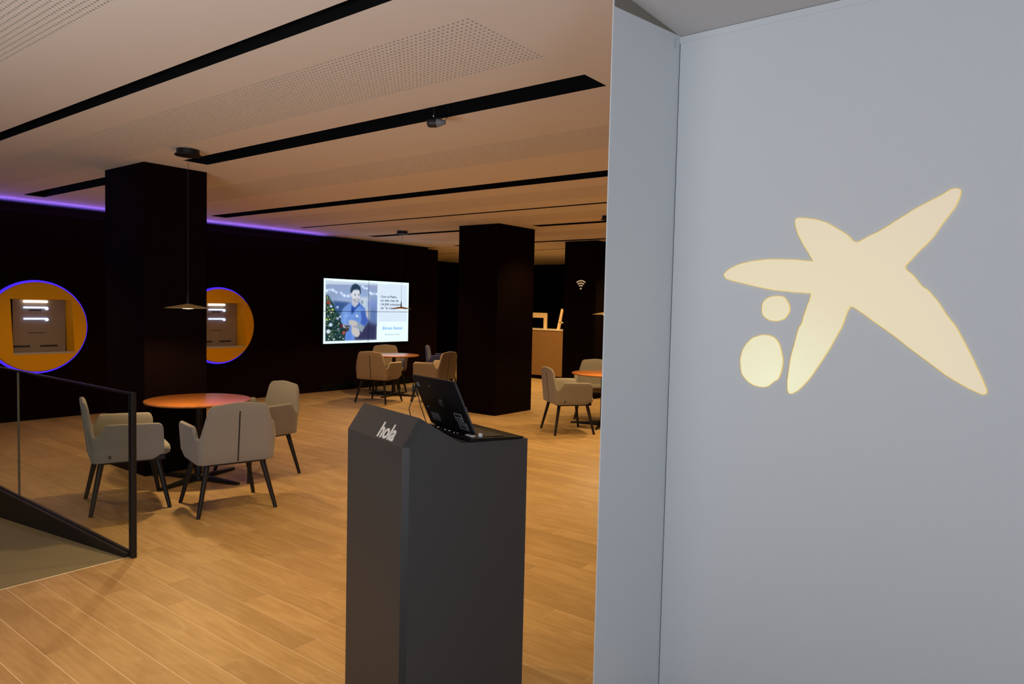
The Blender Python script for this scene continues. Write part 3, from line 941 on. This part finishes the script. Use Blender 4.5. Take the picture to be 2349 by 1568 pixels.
def chair_shell():
    """wrap-around shell: path runs arm front left -> back -> arm front right. Chair faces +Y."""
    hw, yb, yf, rc = 0.275, -0.245, 0.235, 0.038
    # plan path
    pts = []
    L1 = yf - (yb + rc)
    n1 = 50
    for i in range(n1): pts.append((-hw, yf - L1 * i / n1, 'a'))
    for i in range(7):
        a = PI + (PI / 2) * i / 6
        pts.append((-hw + rc + rc * math.cos(a), yb + rc + rc * math.sin(a), 'c'))
    n2 = 90
    for i in range(1, n2): pts.append((-hw + rc + (2 * hw - 2 * rc) * i / n2, yb, 'b'))
    for i in range(7):
        a = 1.5 * PI + (PI / 2) * i / 6
        pts.append((hw - rc + rc * math.cos(a), yb + rc + rc * math.sin(a), 'c'))
    for i in range(1, n1 + 1): pts.append((hw, yb + rc + L1 * i / n1, 'a'))
    n = len(pts)
    P = [Vector((p[0], p[1])) for p in pts]
    s = [0.0]
    for i in range(1, n): s.append(s[-1] + (P[i] - P[i - 1]).length)
    T = s[-1]
    mid = T / 2
    corner = mid - (hw - rc) - rc * PI / 4        # distance from the ends to the corner middle
    VN = 0.595

    def top(si):
        d = min(si, T - si)            # 0 at arm front, up to mid at back centre
        e = d - corner                 # <0 arm, >0 back
        if e < 0:
            arm = 0.680 + 0.010 * (d / corner)
            z = VN + (arm - VN) * sm(0.004, 0.085, -e)
            z -= 0.04 - math.sqrt(max(0.0, 0.04 ** 2 - max(0.0, 0.04 - d) ** 2))      # rounded front corner
            return z
        f = e / (mid - corner)
        zt = 0.852 + 0.016 * sm(0.2, 1.0, f)
        g = max(0.0, e - 0.004)
        z = VN + g * (0.78 - VN) / 0.026                 # steep side edge of the back
        if z > zt - 0.055:                               # rounded upper corner
            g2 = (e - 0.004 - 0.026 * (zt - 0.055 - VN) / (0.78 - VN)) / 0.052
            g2 = min(1.0, max(0.0, g2))
            z = zt - 0.055 + 0.055 * math.sqrt(max(0.0, 1 - (1 - g2) ** 2))
        return z

    def lean(i, si):
        d = min(si, T - si); e = d - corner
        nrm = outn[i]
        k_arm, k_back = 0.09, 0.12
        k = k_arm + (k_back - k_arm) * sm(-0.02, 0.06, e)
        return nrm * k
    outn = []
    for i in range(n):
        t = (P[min(i + 1, n - 1)] - P[max(i - 1, 0)]).normalized()
        outn.append(Vector((t.y, -t.x)) * (1 if True else -1))
    # make sure the normals look outward
    if outn[n // 2].y > 0: outn = [-o for o in outn]
    th = 0.017
    vs = []; fs = []
    ring = None
    for i in range(n):
        d = min(s[i], T - s[i])
        e = d - corner
        z0 = 0.395 + 0.04 * sm(0.10, 0.0, d)         # underside rises at the arm front
        z1 = top(s[i])
        # the back panel narrows towards its top
        back_side = sm(0.02, 0.05, e)
        nn = outn[i]
        ln = lean(i, s[i])
        sec = []
        zs = [z0 + 0.012] + [z0 + (z1 - z0) * f for f in (0.2, 0.4, 0.6, 0.8)] + [z1 - 0.016]
        outer = [(th, z) for z in zs] + [(th * 0.72, z1 - 0.005), (0, z1)]
        inner = [(-th * 0.72, z1 - 0.005)] + [(-th, z) for z in reversed(zs)] + [(-th * 0.7, z0), (th * 0.7, z0)]
        sec = outer + inner
        for (o, z) in sec:
            h = z - 0.40
            p = P[i] + nn * o + ln * h
            x, y = p
            # narrowing of the back in x with height, leaning back
            if e > -0.01:
                x *= 1 - 0.16 * max(0, h - 0.17) * sm(-0.01, 0.05, e) * 1.15
            # front edges of the arms lean back a little with height
            if e < 0: y -= 0.05 * max(0, h) * sm(corner, 0.0, d)
            vs.append((x, y, z))
        ring = len(sec)
    for i in range(n - 1):
        for k in range(ring):
            l = (k + 1) % ring
            fs.append((i * ring + k, i * ring + l, (i + 1) * ring + l, (i + 1) * ring + k))
    fs.append(tuple(range(ring))); fs.append(tuple((n - 1) * ring + k for k in range(ring - 1, -1, -1)))
    return MB().add(vs, fs)


_chair_cache = {}


def make_chair(fabric, name='upholstered_armchair'):
    t = thing(name, 'chair', 'chair')
    chair_shell().build('shell', M[fabric], t, smooth=True, angle=60)
    # seat cushion: rounded slab, proud of the arms in front
    b = MB(); n = 40; vs = []; fs = []
    prof = [(0.93, 0.412), (0.985, 0.420), (1.0, 0.445), (0.985, 0.470), (0.93, 0.482), (0.6, 0.490), (0.0, 0.492)]
    for (k, z) in prof:
        for i in range(n):
            a = 2 * PI * i / n
            c_, s_ = math.cos(a), math.sin(a)
            pw = 0.35
            x = 0.245 * math.copysign(abs(c_) ** pw, c_) * k
            y = 0.03 + 0.27 * math.copysign(abs(s_) ** pw, s_) * k
            vs.append((x, y, z))
    for k in range(len(prof) - 1):
        for i in range(n):
            j = (i + 1) % n
            fs.append((k * n + i, k * n + j, (k + 1) * n + j, (k + 1) * n + i))
    fs.append(tuple(range(n - 1, -1, -1)))
    b.add(vs, fs).build('seat_cushion', M[fabric], t, smooth=True, angle=60)
    MB().box(-0.235, 0.235, -0.215, 0.25, 0.372, 0.414).build('seat_frame', M['black_wood'], t, bevel=0.01)
    for sx in (-1, 1):
        for sy in (-1, 1):
            MB().tube([(sx * 0.205, sy * 0.19, 0.40), (sx * 0.292, sy * 0.27, 0.0)], 0.0225, 12, 0.0145).build('leg', M['black_wood'], t, smooth=True)
    # zip down the back
    ya, yb_, za, zb = -0.2620, -0.2620 - 0.12 * 0.40, 0.405, 0.80
    MB().add([(-0.0045, ya - .0025, za), (0.0045, ya - .0025, za), (0.0045, yb_ - .0025, zb), (-0.0045, yb_ - .0025, zb),
              (-0.0045, ya + .004, za), (0.0045, ya + .004, za), (0.0045, yb_ + .004, zb), (-0.0045, yb_ + .004, zb)],
             [(0, 1, 2, 3), (7, 6, 5, 4), (0, 4, 5, 1), (2, 6, 7, 3), (0, 3, 7, 4), (1, 5, 6, 2)]).build('zip', M['zip'], t)
    MB().box(0.290, 0.2975, -0.15, -0.135, 0.425, 0.45).build('fabric_tag', M['zip'], t)
    return t


def chair(x, y, face, label, group, fabric='wool', name='upholstered_armchair'):
    if fabric not in _chair_cache:
        o = make_chair(fabric, name); _chair_cache[fabric] = o
    else:
        o = copy_tree(_chair_cache[fabric])
    o.location = (x, y, 0)
    o.rotation_euler = (0, 0, math.atan2(face[1], face[0]) - PI / 2)
    o['label'] = label; o['category'] = 'chair'; o['group'] = group
    return o


G1, G2, G3 = 'armchairs round the nearest table', 'armchairs round the table under the screen', 'armchairs round the table beside the white wall'
chair(-5.85, 2.57, (0.31, 0.95), 'beige-grey armchair seen from its side through the glass balustrade', G1)
chair(-5.22, 3.07, (-0.97, 0.245), 'beige-grey armchair with its back and black zip towards the camera', G1)
chair(-6.00, 3.83, (0.0, -1.0), 'beige-grey armchair on the far right side of the nearest round table', G1)
chair(-9.0, 8.03, (-0.30, 0.95), 'tan armchair seen from behind at the table under the wall screen', G2, 'tan_wool')
chair(-9.97, 9.12, (0.86, -0.5), 'tan armchair facing the camera behind the table under the wall screen', G2, 'tan_wool')
chair(-8.42, 8.76, (-0.98, -0.17), 'tan armchair in profile just above the laptop screen', G2, 'tan_wool')
chair(-9.5, 10.1, (0.8, 0.6), 'dark blue armchair behind the table under the wall screen', 'blue armchairs', 'blue_wool')
chair(-5.13, 7.9, (0.6, 0.8), 'beige-grey armchair in profile left of the table beside the white wall', G3)
chair(-5.50, 9.22, (0.5, -0.86), 'beige-grey armchair behind the table beside the white wall', G3)


# ================================================================== TABLES
def make_table():
    t = thing('round_table', 'x', 'table')
    MB().lathe([(0.43, 0.716), (0.446, 0.722), (0.45, 0.731), (0.447, 0.738), (0.44, 0.74)], 72).build('tabletop', M['table'], t, smooth=True, angle=30)
    MB().lathe([(0.14, 0.705), (0.15, 0.7155)], 24).build('mounting_plate', M['black_metal'], t)
    MB().lathe([(0.032, 0.03), (0.032, 0.706)], 24).build('column', M['black_metal'], t, smooth=True)
    MB().lathe([(0.06, 0.012), (0.06, 0.045), (0.034, 0.06)], 24).build('hub', M['black_metal'], t, smooth=True, angle=30)
    for k in range(4):
        a = PI / 2 * k
        c_, s_ = math.cos(a), math.sin(a)
        f = lambda u, v, z: (u * c_ - v * s_, u * s_ + v * c_, z)
        b = MB()
        b.add([f(0.04, -0.032, 0.012), f(0.04, 0.032, 0.012), f(0.455, 0.016, 0.0), f(0.455, -0.016, 0.0),
               f(0.04, -0.028, 0.05), f(0.04, 0.028, 0.05), f(0.455, 0.014, 0.022), f(0.455, -0.014, 0.022)],
              [(0, 3, 2, 1), (4, 5, 6, 7), (0, 1, 5, 4), (1, 2, 6, 5), (2, 3, 7, 6), (3, 0, 4, 7)])
        b.build('foot_arm', M['black_metal'], t, bevel=0.004)
    return t


GT = 'round wooden tables'
tb = make_table()
for k, (x, y, a, lab) in enumerate([(-6.15, 3.33, 18, 'round orange-wood table in front of the nearest black column'),
                                    (-9.45, 8.78, 20, 'round wooden table below the wall screen, its top reflecting the screen'),
                                    (-5.06, 8.70, 20, 'round wooden table cut off by the edge of the white sign wall')]):
    o = tb if k == 0 else copy_tree(tb)
    o.location = (x, y, 0); o.rotation_euler = (0, 0, math.radians(a))
    prop(o, lab, 'table', GT)
prop(MB().lathe([(0.29, 0.001), (0.30, 0.006), (0.29, 0.012)], 48, (-9.76, 8.87, 0)).build('floor_plate', M['black_metal'], smooth=True, angle=30),
     'round dark metal plate on the floor under the table below the screen', 'floor plate')


# ================================================================== PENDANT LAMPS
def make_pendant():
    t = thing('pendant_lamp', 'x', 'lamp')
    zc = CEIL
    MB().lathe([(0.088, zc - 0.001), (0.088, zc - 0.035), (0.103, zc - 0.042), (0.103, zc - 0.05), (0.02, zc - 0.056)], 40) \
        .build('ceiling_canopy', M['black_metal'], t, smooth=True, angle=30)
    MB().lathe([(0.0016, 1.69), (0.0016, zc - 0.05)], 6).build('cable', M['zip'], t)
    MB().lathe([(0.013, 1.60), (0.009, 1.625), (0.0045, 1.70)], 16).build('stem', M['black_metal'], t, smooth=True)
    MB().lathe([(0.012, 1.606), (0.03, 1.602), (0.10, 1.588), (0.178, 1.572), (0.178, 1.569), (0.10, 1.583), (0.012, 1.598)], 56, cap=False) \
        .build('shade', M['brass'], t, smooth=True, angle=60)
    MB().lathe([(0.052, 1.589), (0.052, 1.575), (0.04, 1.566), (0.0, 1.563)], 32).build('diffuser', M['lamp'], t, smooth=True)
    return t


pd = make_pendant()
for k, (x, y, w, lab) in enumerate([(-5.77, 3.03, 72, 'brass disc pendant lamp in front of the nearest black column'),
                                    (-8.84, 8.36, 80, 'brass disc pendant lamp hanging in front of the wall screen'),
                                    (-4.80, 8.27, 80, 'brass disc pendant lamp cut off by the white sign wall')]):
    o = pd if k == 0 else copy_tree(pd)
    o.location = (x, y, 0)
    prop(o, lab, 'lamp', 'disc pendant lamps')
    spot('pendant_bulb', (x, y, 1.558), (0, 0, -1), 150, w, (1.0, 0.68, 0.32), 0.035, 0.3)

# ================================================================== LECTERN
lx, ly, th = -2.0465, 1.9669, 0.2594
LA = Vector((-math.cos(th), math.sin(th), 0)); LB = Vector((math.sin(th), math.cos(th), 0))
LS = 0.90       # size of the lectern against its first measured size
LM = Matrix(((-LA.x * LS, LB.x * LS, 0, lx * LS), (-LA.y * LS, LB.y * LS, 0, ly * LS), (0, 0, LS, 1.64 * (1 - LS)), (0, 0, 0, 1)))   # local x = -A (towards the near edge), y = B
LZ0 = -1.64 * (1 - LS) / LS      # local height of the floor
W_, D_ = 0.5355, 0.631


def lpart(mb, name, m, parent, **k):
    o = mb.build(name, m, parent, **k); return o


lec = thing('lectern', 'tall anthracite reception lectern with a sloped front and white lettering', 'lectern')
lec.matrix_world = LM
prof = [(0, LZ0), (0, 1.0659), (0.0773, 1.1795), (0.2699, 1.06), (D_, 1.0462), (D_, LZ0)]
cf = 0.022
# body: extruded profile with the near front edge chamfered
body = MB()
front = [(a, b) for a, b in prof]
body.prism(front, lambda a, b: (-W_, a, b), lambda a, b: (-cf, a, b))
inner = [(cf, LZ0), (cf, 1.0659 - 0.0), (0.0773 + cf * 0.45, 1.1795 - 0.012), (0.2699, 1.06), (D_, 1.0462), (D_, LZ0)]
n = len(prof)
body.prism(inner, lambda a, b: (-cf, a, b), lambda a, b: (0.0, a, b))
b_o = body.build('body', M['lectern'], lec)
edge = MB()
e0 = [(-cf, 0.0, LZ0), (-cf, 0.0, 1.0659), (-cf, 0.0773, 1.1795)]
e1 = [(0.0, cf, LZ0), (0.0, cf, 1.0659), (0.0, 0.0773 + cf * 0.45, 1.1675)]
edge.add(e0 + e1 + [(-cf, cf, LZ0), (-cf, cf, 1.0659), (-cf, 0.0773 + cf * .4, 1.165)],
         [(0, 3, 4, 1), (1, 4, 5, 2), (0, 1, 7, 6), (3, 6, 7, 4), (1, 2, 8, 7), (4, 7, 8, 5), (2, 5, 8), (0, 6, 3)])
edge.build('edge_strip', M['lectern_edge'], lec)
# lettering on the slope
sl = Vector((0, 0.0773, 0.1136)).normalized()
mt_ = Matrix.Identity(4)
nx = Vector((1, 0, 0)); nz = nx.cross(sl)
base = Vector((-0.258, 0.0065, 1.0755)) + nz * 0.0005
R3 = Matrix((nx, sl, nz)).transposed().to_4x4(); R3.translation = base
text_mesh('lettering', 'hola', 0.098, M['letter'], lec, R3, 0.0015, 0.0, 0.0024, width=0.142)

# ================================================================== LAPTOP
lap = thing('laptop', 'open black laptop standing on the back shelf of the lectern', 'laptop')
lap.matrix_world = LM


def shelf(y): return 1.06 + (y - 0.2699) * (1.0462 - 1.06) / (D_ - 0.2699)


y0, y1 = 0.315, 0.600
b = MB()
b.add([(-0.39, y0, shelf(y0) + .003), (0.012, y0, shelf(y0) + .003), (0.012, y1, shelf(y1) + .003), (-0.39, y1, shelf(y1) + .003),
       (-0.39, y0, shelf(y0) + .020), (0.012, y0, shelf(y0) + .020), (0.012, y1, shelf(y1) + .013), (-0.39, y1, shelf(y1) + .013)],
      [(0, 3, 2, 1), (4, 5, 6, 7), (0, 1, 5, 4), (1, 2, 6, 5), (2, 3, 7, 6), (3, 0, 4, 7)])
b.build('base', M['laptop'], lap, bevel=0.004)
kb = MB()
for r_ in range(5):
    for c_ in range(14):
        if r_ == 4 and 4 <= c_ <= 8:
            continue
        xa = -0.372 + c_ * 0.0262; ya = 0.405 + r_ * 0.0195
        zt = shelf(ya) + 0.0185
        kb.box(xa, xa + 0.0225, ya, ya + 0.016, zt - .002, zt + .0015)
xa = -0.372 + 4 * 0.0262; ya = 0.405 + 4 * 0.0195
kb.box(xa, xa + 0.0262 * 5 - .004, ya, ya + 0.016, shelf(ya) + .0165, shelf(ya) + .020)
k_ = kb.build('keyboard', M['key'], lap)
# screen lid, leaning towards the front of the lectern
L0 = Vector((0, 0.362, 1.088)); L1 = Vector((0, 0.250, 1.320))
ldir = (L1 - L0).normalized(); lh = (L1 - L0).length
lnorm = Vector((1, 0, 0)).cross(ldir)          # towards +Y/-Y
if lnorm.y > 0: lnorm = -lnorm                 # outward = back of the lid (faces the camera)
LMt = Matrix((Vector((1, 0, 0)), ldir, lnorm)).transposed().to_4x4()
LMt.translation = L0

def rrect(x0, x1, y0, y1, r, n=6):
    out = []
    for (cx, cy, a0) in ((x1 - r, y0 + r, -PI / 2), (x1 - r, y1 - r, 0), (x0 + r, y1 - r, PI / 2), (x0 + r, y0 + r, PI)):
        for i in range(n + 1):
            a = a0 + PI / 2 * i / n
            out.append((cx + r * math.cos(a), cy + r * math.sin(a)))
    return out


def lf(z): return lambda a, b: tuple(LMt @ Vector((a, b, z)))


X0, X1 = -0.388, -0.028
lid = MB().prism(rrect(X0, X1, 0, lh, 0.012), lf(0.0), lf(0.009)).build('lid', M['laptop'], lap, bevel=0.0035, seg=3)
MB().prism(rrect(X0 + .001, X1 - .001, 0.001, lh - .001, 0.011), lf(-0.0035), lf(0.0)).build('lid_edge', M['laptop_edge'], lap)
MB().prism(rrect(X0 + .014, X1 - .014, 0.018, lh - .014, 0.004), lf(-0.0045), lf(-0.003)).build('display', M['screen_glass'], lap)
MB().tube([tuple(LMt @ Vector((X0 + .03, -0.004, -0.004))), tuple(LMt @ Vector((X1 - .03, -0.004, -0.004)))], 0.012, 12).build('hinge', M['laptop'], lap)
MB().tube([tuple(LMt @ Vector((X1 + .0008, 0.012, 0.004))), tuple(LMt @ Vector((X1 + .0008, lh - 0.012, 0.004)))], 0.0012, 6).build('edge_highlight', M['laptop_edge'], lap)
# round logo, broken ring with slanted strokes
lg = MB(); cx, cy, rr = -0.208, 0.135, 0.0185
for (a0, a1) in ((20, 95), (125, 250), (275, 345)):
    m_ = 12; pl = []
    for i in range(m_ + 1):
        a = math.radians(a0 + (a1 - a0) * i / m_); pl.append((cx + rr * math.cos(a), cy + rr * math.sin(a)))
    for i in range(m_, -1, -1):
        a = math.radians(a0 + (a1 - a0) * i / m_); pl.append((cx + (rr - .0024) * math.cos(a), cy + (rr - .0024) * math.sin(a)))
    lg.prism(pl, lf(0.0085), lf(0.0095))
for dx in (-0.006, 0.005):
    lg.prism([(cx + dx - .004, cy - .012), (cx + dx - .0016, cy - .012), (cx + dx + .004, cy + .012), (cx + dx + .0016, cy + .012)], lf(0.0085), lf(0.0095))
prop(lg.build('logo', M['grey_plastic'], lap), 'thin round grey logo')


def sticker(name, x0, x1, y0, y1, m, lab=None, z=0.0095):
    o = MB().prism(rrect(x0, x1, y0, y1, 0.002, 3), lf(z - .001), lf(z)).build(name, m, lap)
    if lab: o['label'] = lab
    return o


s1 = sticker('sticker', -0.345, -0.275, 0.028, 0.070, M['sticker'], 'silver-grey sticker low on the left of the lid')
sticker_p = MB().prism(rrect(-0.32, -0.293, 0.034, 0.039, .001, 2), lf(.009), lf(.0099)).build('print', M['ink'], s1)
s2 = sticker('sticker', -0.128, -0.052, 0.012, 0.052, M['sticker'], 'silver-grey sticker at the lower right of the lid')
MB().prism(rrect(-0.108, -0.072, 0.024, 0.032, .001, 2), lf(.009), lf(.0099)).build('print', M['ink'], s2)
s3 = sticker('sticker', -0.132, -0.072, 0.056, 0.094, M['sticker_light'], 'white-framed sticker at the right of the lid')
MB().prism(rrect(-0.128, -0.076, 0.074, 0.091, .001, 2), lf(.009), lf(.0099)).build('print', M['ink'], s3)
for k in range(4):
    MB().prism(rrect(-0.1275 + k * .0135, -0.1165 + k * .0135, 0.059, 0.071, .001, 2), lf(.009), lf(.0099)).build('print', M['ink'], s3)
sticker('sticker', -0.368, -0.343, 0.202, 0.224, M['sticker'], 'small grey sticker at the upper left of the lid')
sticker('sticker', -0.358, -0.338, 0.092, 0.100, M['sticker'], 'small dash-shaped grey sticker on the left of the lid')
MB().prism(rrect(-0.262, -0.250, 0.212, 0.217, .002, 3), lf(.0085), lf(.0096)).build('camera_lens', M['chrome'], lap)
for yy in (0.126, 0.115):
    MB().lathe([(0.002, 0), (0.002, 0.0015)], 8, tuple(LMt @ Vector((X1 + .001, yy, -0.004)))).build('button', M['chrome'], lap)

# white usb stick beside the hinge, small keys bunch
us = thing('usb_dongle', 'small white plastic dongle lying beside the laptop hinge', 'dongle')
us.matrix_world = LM
zz = shelf(0.35) + 0.021
MB().lathe([(0.0095, 0), (0.0105, 0.002), (0.0105, 0.013), (0.0085, 0.0155)], 24, (-0.010, 0.375, zz - 0.003)).build('knob', M['white_plastic'], us, smooth=True)
MB().box(-0.060, -0.006, 0.328, 0.348, zz - 0.0, zz + 0.006).build('plug', M['white_plastic'], us, bevel=0.002)
kz = thing('metal_key_bunch', 'few small shiny metal pieces lying under the laptop lid', 'keys')
kz.matrix_world = LM
rk = random.Random(5)
for k in range(7):
    x_ = -0.30 + k * 0.03 + rk.uniform(-.008, .008); y_ = 0.325 + rk.uniform(-0.003, .012)
    zz = shelf(y_) + 0.0215
    MB().tube([(x_, y_, zz), (x_ + rk.uniform(.006, .012), y_ + rk.uniform(-.006, .006), zz + .001)], 0.0016, 6).build('key', M['chrome'], kz)

# cables at the left side of the lid
for pts, lab in (([(-.4, .262, 1.275), (-.402, .258, 1.24), (-.402, .270, 1.215), (-.404, .245, 1.165), (-.404, .25, 1.13), (-.40, .262, 1.075)],
                  'thin black cable hanging from the upper left of the laptop'),
                 ([(-.4, .268, 1.262), (-.401, .290, 1.21), (-.401, .300, 1.175), (-.402, .318, 1.13), (-.404, .335, 1.09), (-.404, .350, 1.062)],
                  'second black cable nearer to the lid of the laptop')):
    P = [Vector(p) for p in pts]; sm_ = []
    for i in range(len(P) - 1):
        p0, p1, p2, p3 = P[max(i - 1, 0)], P[i], P[i + 1], P[min(i + 2, len(P) - 1)]
        for k in range(6):
            t_ = k / 6
            sm_.append(0.5 * ((2 * p1) + (p2 - p0) * t_ + (2 * p0 - 5 * p1 + 4 * p2 - p3) * t_ ** 2 + (3 * p1 - p0 - 3 * p2 + p3) * t_ ** 3))
    sm_.append(P[-1])
    c = thing('cable', lab, 'cable', group='laptop cables'); c.matrix_world = LM
    MB().tube(sm_, 0.0021, 8).build('cord', M['zip'], c, smooth=True)
    MB().tube([tuple(P[0]), tuple(P[0].lerp(P[1], .9))], 0.0042, 8).build('plug', M['zip'], c, smooth=True)

# ================================================================== BALUSTRADE
bal = thing('glass_balustrade', 'glass balustrade with a black end post and slim black rail along the ramp', 'balustrade', (-4.6, 2.03, 0))
def bm_(mb, nm, m, par=bal, **k): return mb.build(nm, M[m], par, **k)
bm_(MB().box(0, 0.048, 0.0, 0.030, 0, 1.052), 'post', 'black_metal', bevel=0.003)
for (xa, xb) in ((-1.928, -0.004), (-3.85, -1.945), (-5.75, -3.867)):
    bm_(MB().box(xa, xb, 0.008, 0.018, 0.035, 1.035), 'glass_pane', 'glass')
bm_(MB().box(-5.8, 0.0, 0.0, 0.026, 1.038, 1.050), 'handrail', 'black_metal', bevel=0.003)
bm_(MB().box(-1.941, -1.933, 0.006, 0.020, 0.04, 1.034), 'joint_profile', 'joint')
MB().prism([(0, 0.0), (0, 0.028), (-5.8, 0.028), (-5.8, rz(-10.4) - 0.02)], lambda a, b: (a, -0.02, b), lambda a, b: (a, 0.03, b)) \
    .build('stringer', M['black_metal'], bal)
bm_(MB().box(-5.8, 0.0, 0.004, 0.022, 0.028, 0.036), 'glass_channel', 'black_wood')

# ================================================================== CEILING SPOTLIGHT IN THE SLOT
sp = thing('ceiling_camera', 'small black and grey device hanging from the wide black ceiling slot', 'camera', (-3.19, 3.30, 2.80))
dr = Vector((0.83, 0.55, 0.06)).normalized()
sp.rotation_euler = (0, -0.05, math.atan2(dr.y, dr.x))
def ax_lathe(prof, nm, m, n=28):
    vs = []; fs = []
    for (r, u) in prof:
        for i in range(n):
            a = 2 * PI * i / n; vs.append((u, r * math.cos(a), r * math.sin(a)))
    for k in range(len(prof) - 1):
        for i in range(n):
            j = (i + 1) % n; fs.append((k * n + i, (k + 1) * n + i, (k + 1) * n + j, k * n + j))
    fs.append(tuple(range(n))); fs.append(tuple((len(prof) - 1) * n + i for i in range(n - 1, -1, -1)))
    return MB().add(vs, fs).build(nm, m, sp, smooth=True, angle=40)
ax_lathe([(0.010, -0.062), (0.022, -0.058), (0.028, -0.046), (0.029, -0.03), (0.029, 0.0)], 'lens_housing', M['zip'])
ax_lathe([(0.028, 0.0), (0.024, 0.02), (0.012, 0.055), (0.008, 0.058)], 'rear_housing', M['grey_plastic'])
MB().tube([(-0.015, 0, 0.025), (-0.015, 0, 0.105)], 0.006, 10).build('mount_stem', M['black_metal'], sp)
MB().lathe([(0.0035, 0.0), (0.0045, 0.004), (0.0, 0.008)], 12, (-0.018, -0.014, 0.036)).build('screw', M['chrome'], sp)
MB().tube([(0.052, 0, 0.006), (0.062, 0, 0.02), (0.075, 0, 0.035), (0.08, 0.0, 0.06), (0.075, 0, 0.1)], 0.0022, 8).build('cord', M['zip'], sp, smooth=True)
MB().tube([(0.012, 0, 0.022), (0.02, 0, 0.036), (0.035, 0, 0.015)], 0.0025, 8).build('strap', M['zip'], sp, smooth=True)

# ================================================================== WIRELESS SIGN
wf = thing('wireless_sign', 'pale wireless symbol of three arcs and a dot on the far black column', 'sign', (-6.962, 11.06, 2.01))
def arc(r0, r1, a0, a1):
    pl = []; n_ = 16
    for i in range(n_ + 1):
        a = math.radians(a0 + (a1 - a0) * i / n_); pl.append((r1 * math.cos(a), r1 * math.sin(a)))
    for i in range(n_, -1, -1):
        a = math.radians(a0 + (a1 - a0) * i / n_); pl.append((r0 * math.cos(a), r0 * math.sin(a)))
    return MB().prism(pl, lambda a, b: (a, -0.006, b), lambda a, b: (a, 0.0, b))
MB().prism([(0.017 * math.cos(2 * PI * i / 20), 0.017 * math.sin(2 * PI * i / 20)) for i in range(20)], lambda a, b: (a, -0.006, b), lambda a, b: (a, 0, b)) \
    .build('dot', M['sign_white'], wf)
for r0 in (0.046, 0.090, 0.134):
    arc(r0, r0 + 0.021, 50, 130).build('arc', M['sign_white'], wf)

# ================================================================== RECEPTION COUNTER
ct = thing('reception_counter', 'tan-fronted reception counter between the two far black columns', 'counter', (-9.0, 13.3, 0))
MB().box(-1.6, 1.3, 0, 0.7, 0.09, 1.13).build('front_panel', M['counter'], ct)
MB().box(-1.58, 1.28, 0.04, 0.68, 0, 0.09).build('plinth', M['slot'], ct)
MB().box(-1.62, 1.32, -0.01, 0.72, 1.13, 1.15).build('worktop', M['counter_top'], ct)
# tan frame with a cut corner window standing on the counter, and a slanted stand
fr = thing('document_stand', 'pale rounded frame standing on the reception counter', 'stand', (-9.55, 13.45, 1.15))
MB().prism(rrect(-0.52, 0.17, 0.26, 0.375, 0.03), lambda a, b: (a, 0.0, b), lambda a, b: (a, 0.04, b)).build('top_rail', M['tan_frame'], fr)
MB().prism(rrect(0.09, 0.17, 0.0, 0.30, 0.01), lambda a, b: (a, 0.001, b), lambda a, b: (a, 0.039, b)).build('upright', M['tan_frame'], fr)
MB().prism(rrect(-0.52, -0.44, 0.0, 0.30, 0.01), lambda a, b: (a, 0.001, b), lambda a, b: (a, 0.039, b)).build('upright', M['tan_frame'], fr)
s_ = thing('slanted_stand', 'slanted narrow tan stand on the counter beside the far column', 'stand', (-9.0, 13.4, 1.15))
MB().prism([(-0.055, 0.0), (0.02, 0.0), (0.10, 0.42), (0.085, 0.48), (0.055, 0.48), (0.04, 0.42)], lambda a, b: (a, 0, b), lambda a, b: (a, 0.03, b)).build('slat', M['tan_frame'], s_)
MB().box(0.02, 0.16, 0.0, 0.03, 0.155, 0.18).build('crossbar', M['tan_frame'], s_)

# dim plant at the end of the left wall
pt = thing('potted_plant', 'dim leafy plant in the dark corner behind the blue armchair', 'plant', (-10.2, 11.9, 0))
MB().lathe([(0.13, 0.0), (0.17, 0.34), (0.18, 0.36), (0.15, 0.36)], 24).build('pot', M['slot'], pt, smooth=True, angle=30)
rp = random.Random(2)
lv = MB()
for k in range(70):
    a = rp.uniform(0, 2 * PI); l = rp.uniform(0.25, 0.5); e = rp.uniform(0.3, 1.3)
    d = Vector((math.cos(a) * math.cos(e), math.sin(a) * math.cos(e), math.sin(e)))
    p0 = Vector((0, 0, 0.36)); p1 = p0 + d * l * .5; p2 = p0 + d * l - Vector((0, 0, 0.04))
    w_ = d.cross(Vector((0, 0, 1))).normalized() * 0.03
    lv.add([p0, p1 - w_, p2, p1 + w_], [(0, 1, 2, 3)])
prop(lv.build('leaves', M['plant'], pt, fix=False), kind='stuff')

# ---- drop labels that belong only to top-level objects
for o in bpy.data.objects:
    if o.parent is not None and 'category' in o:
        del o['category']
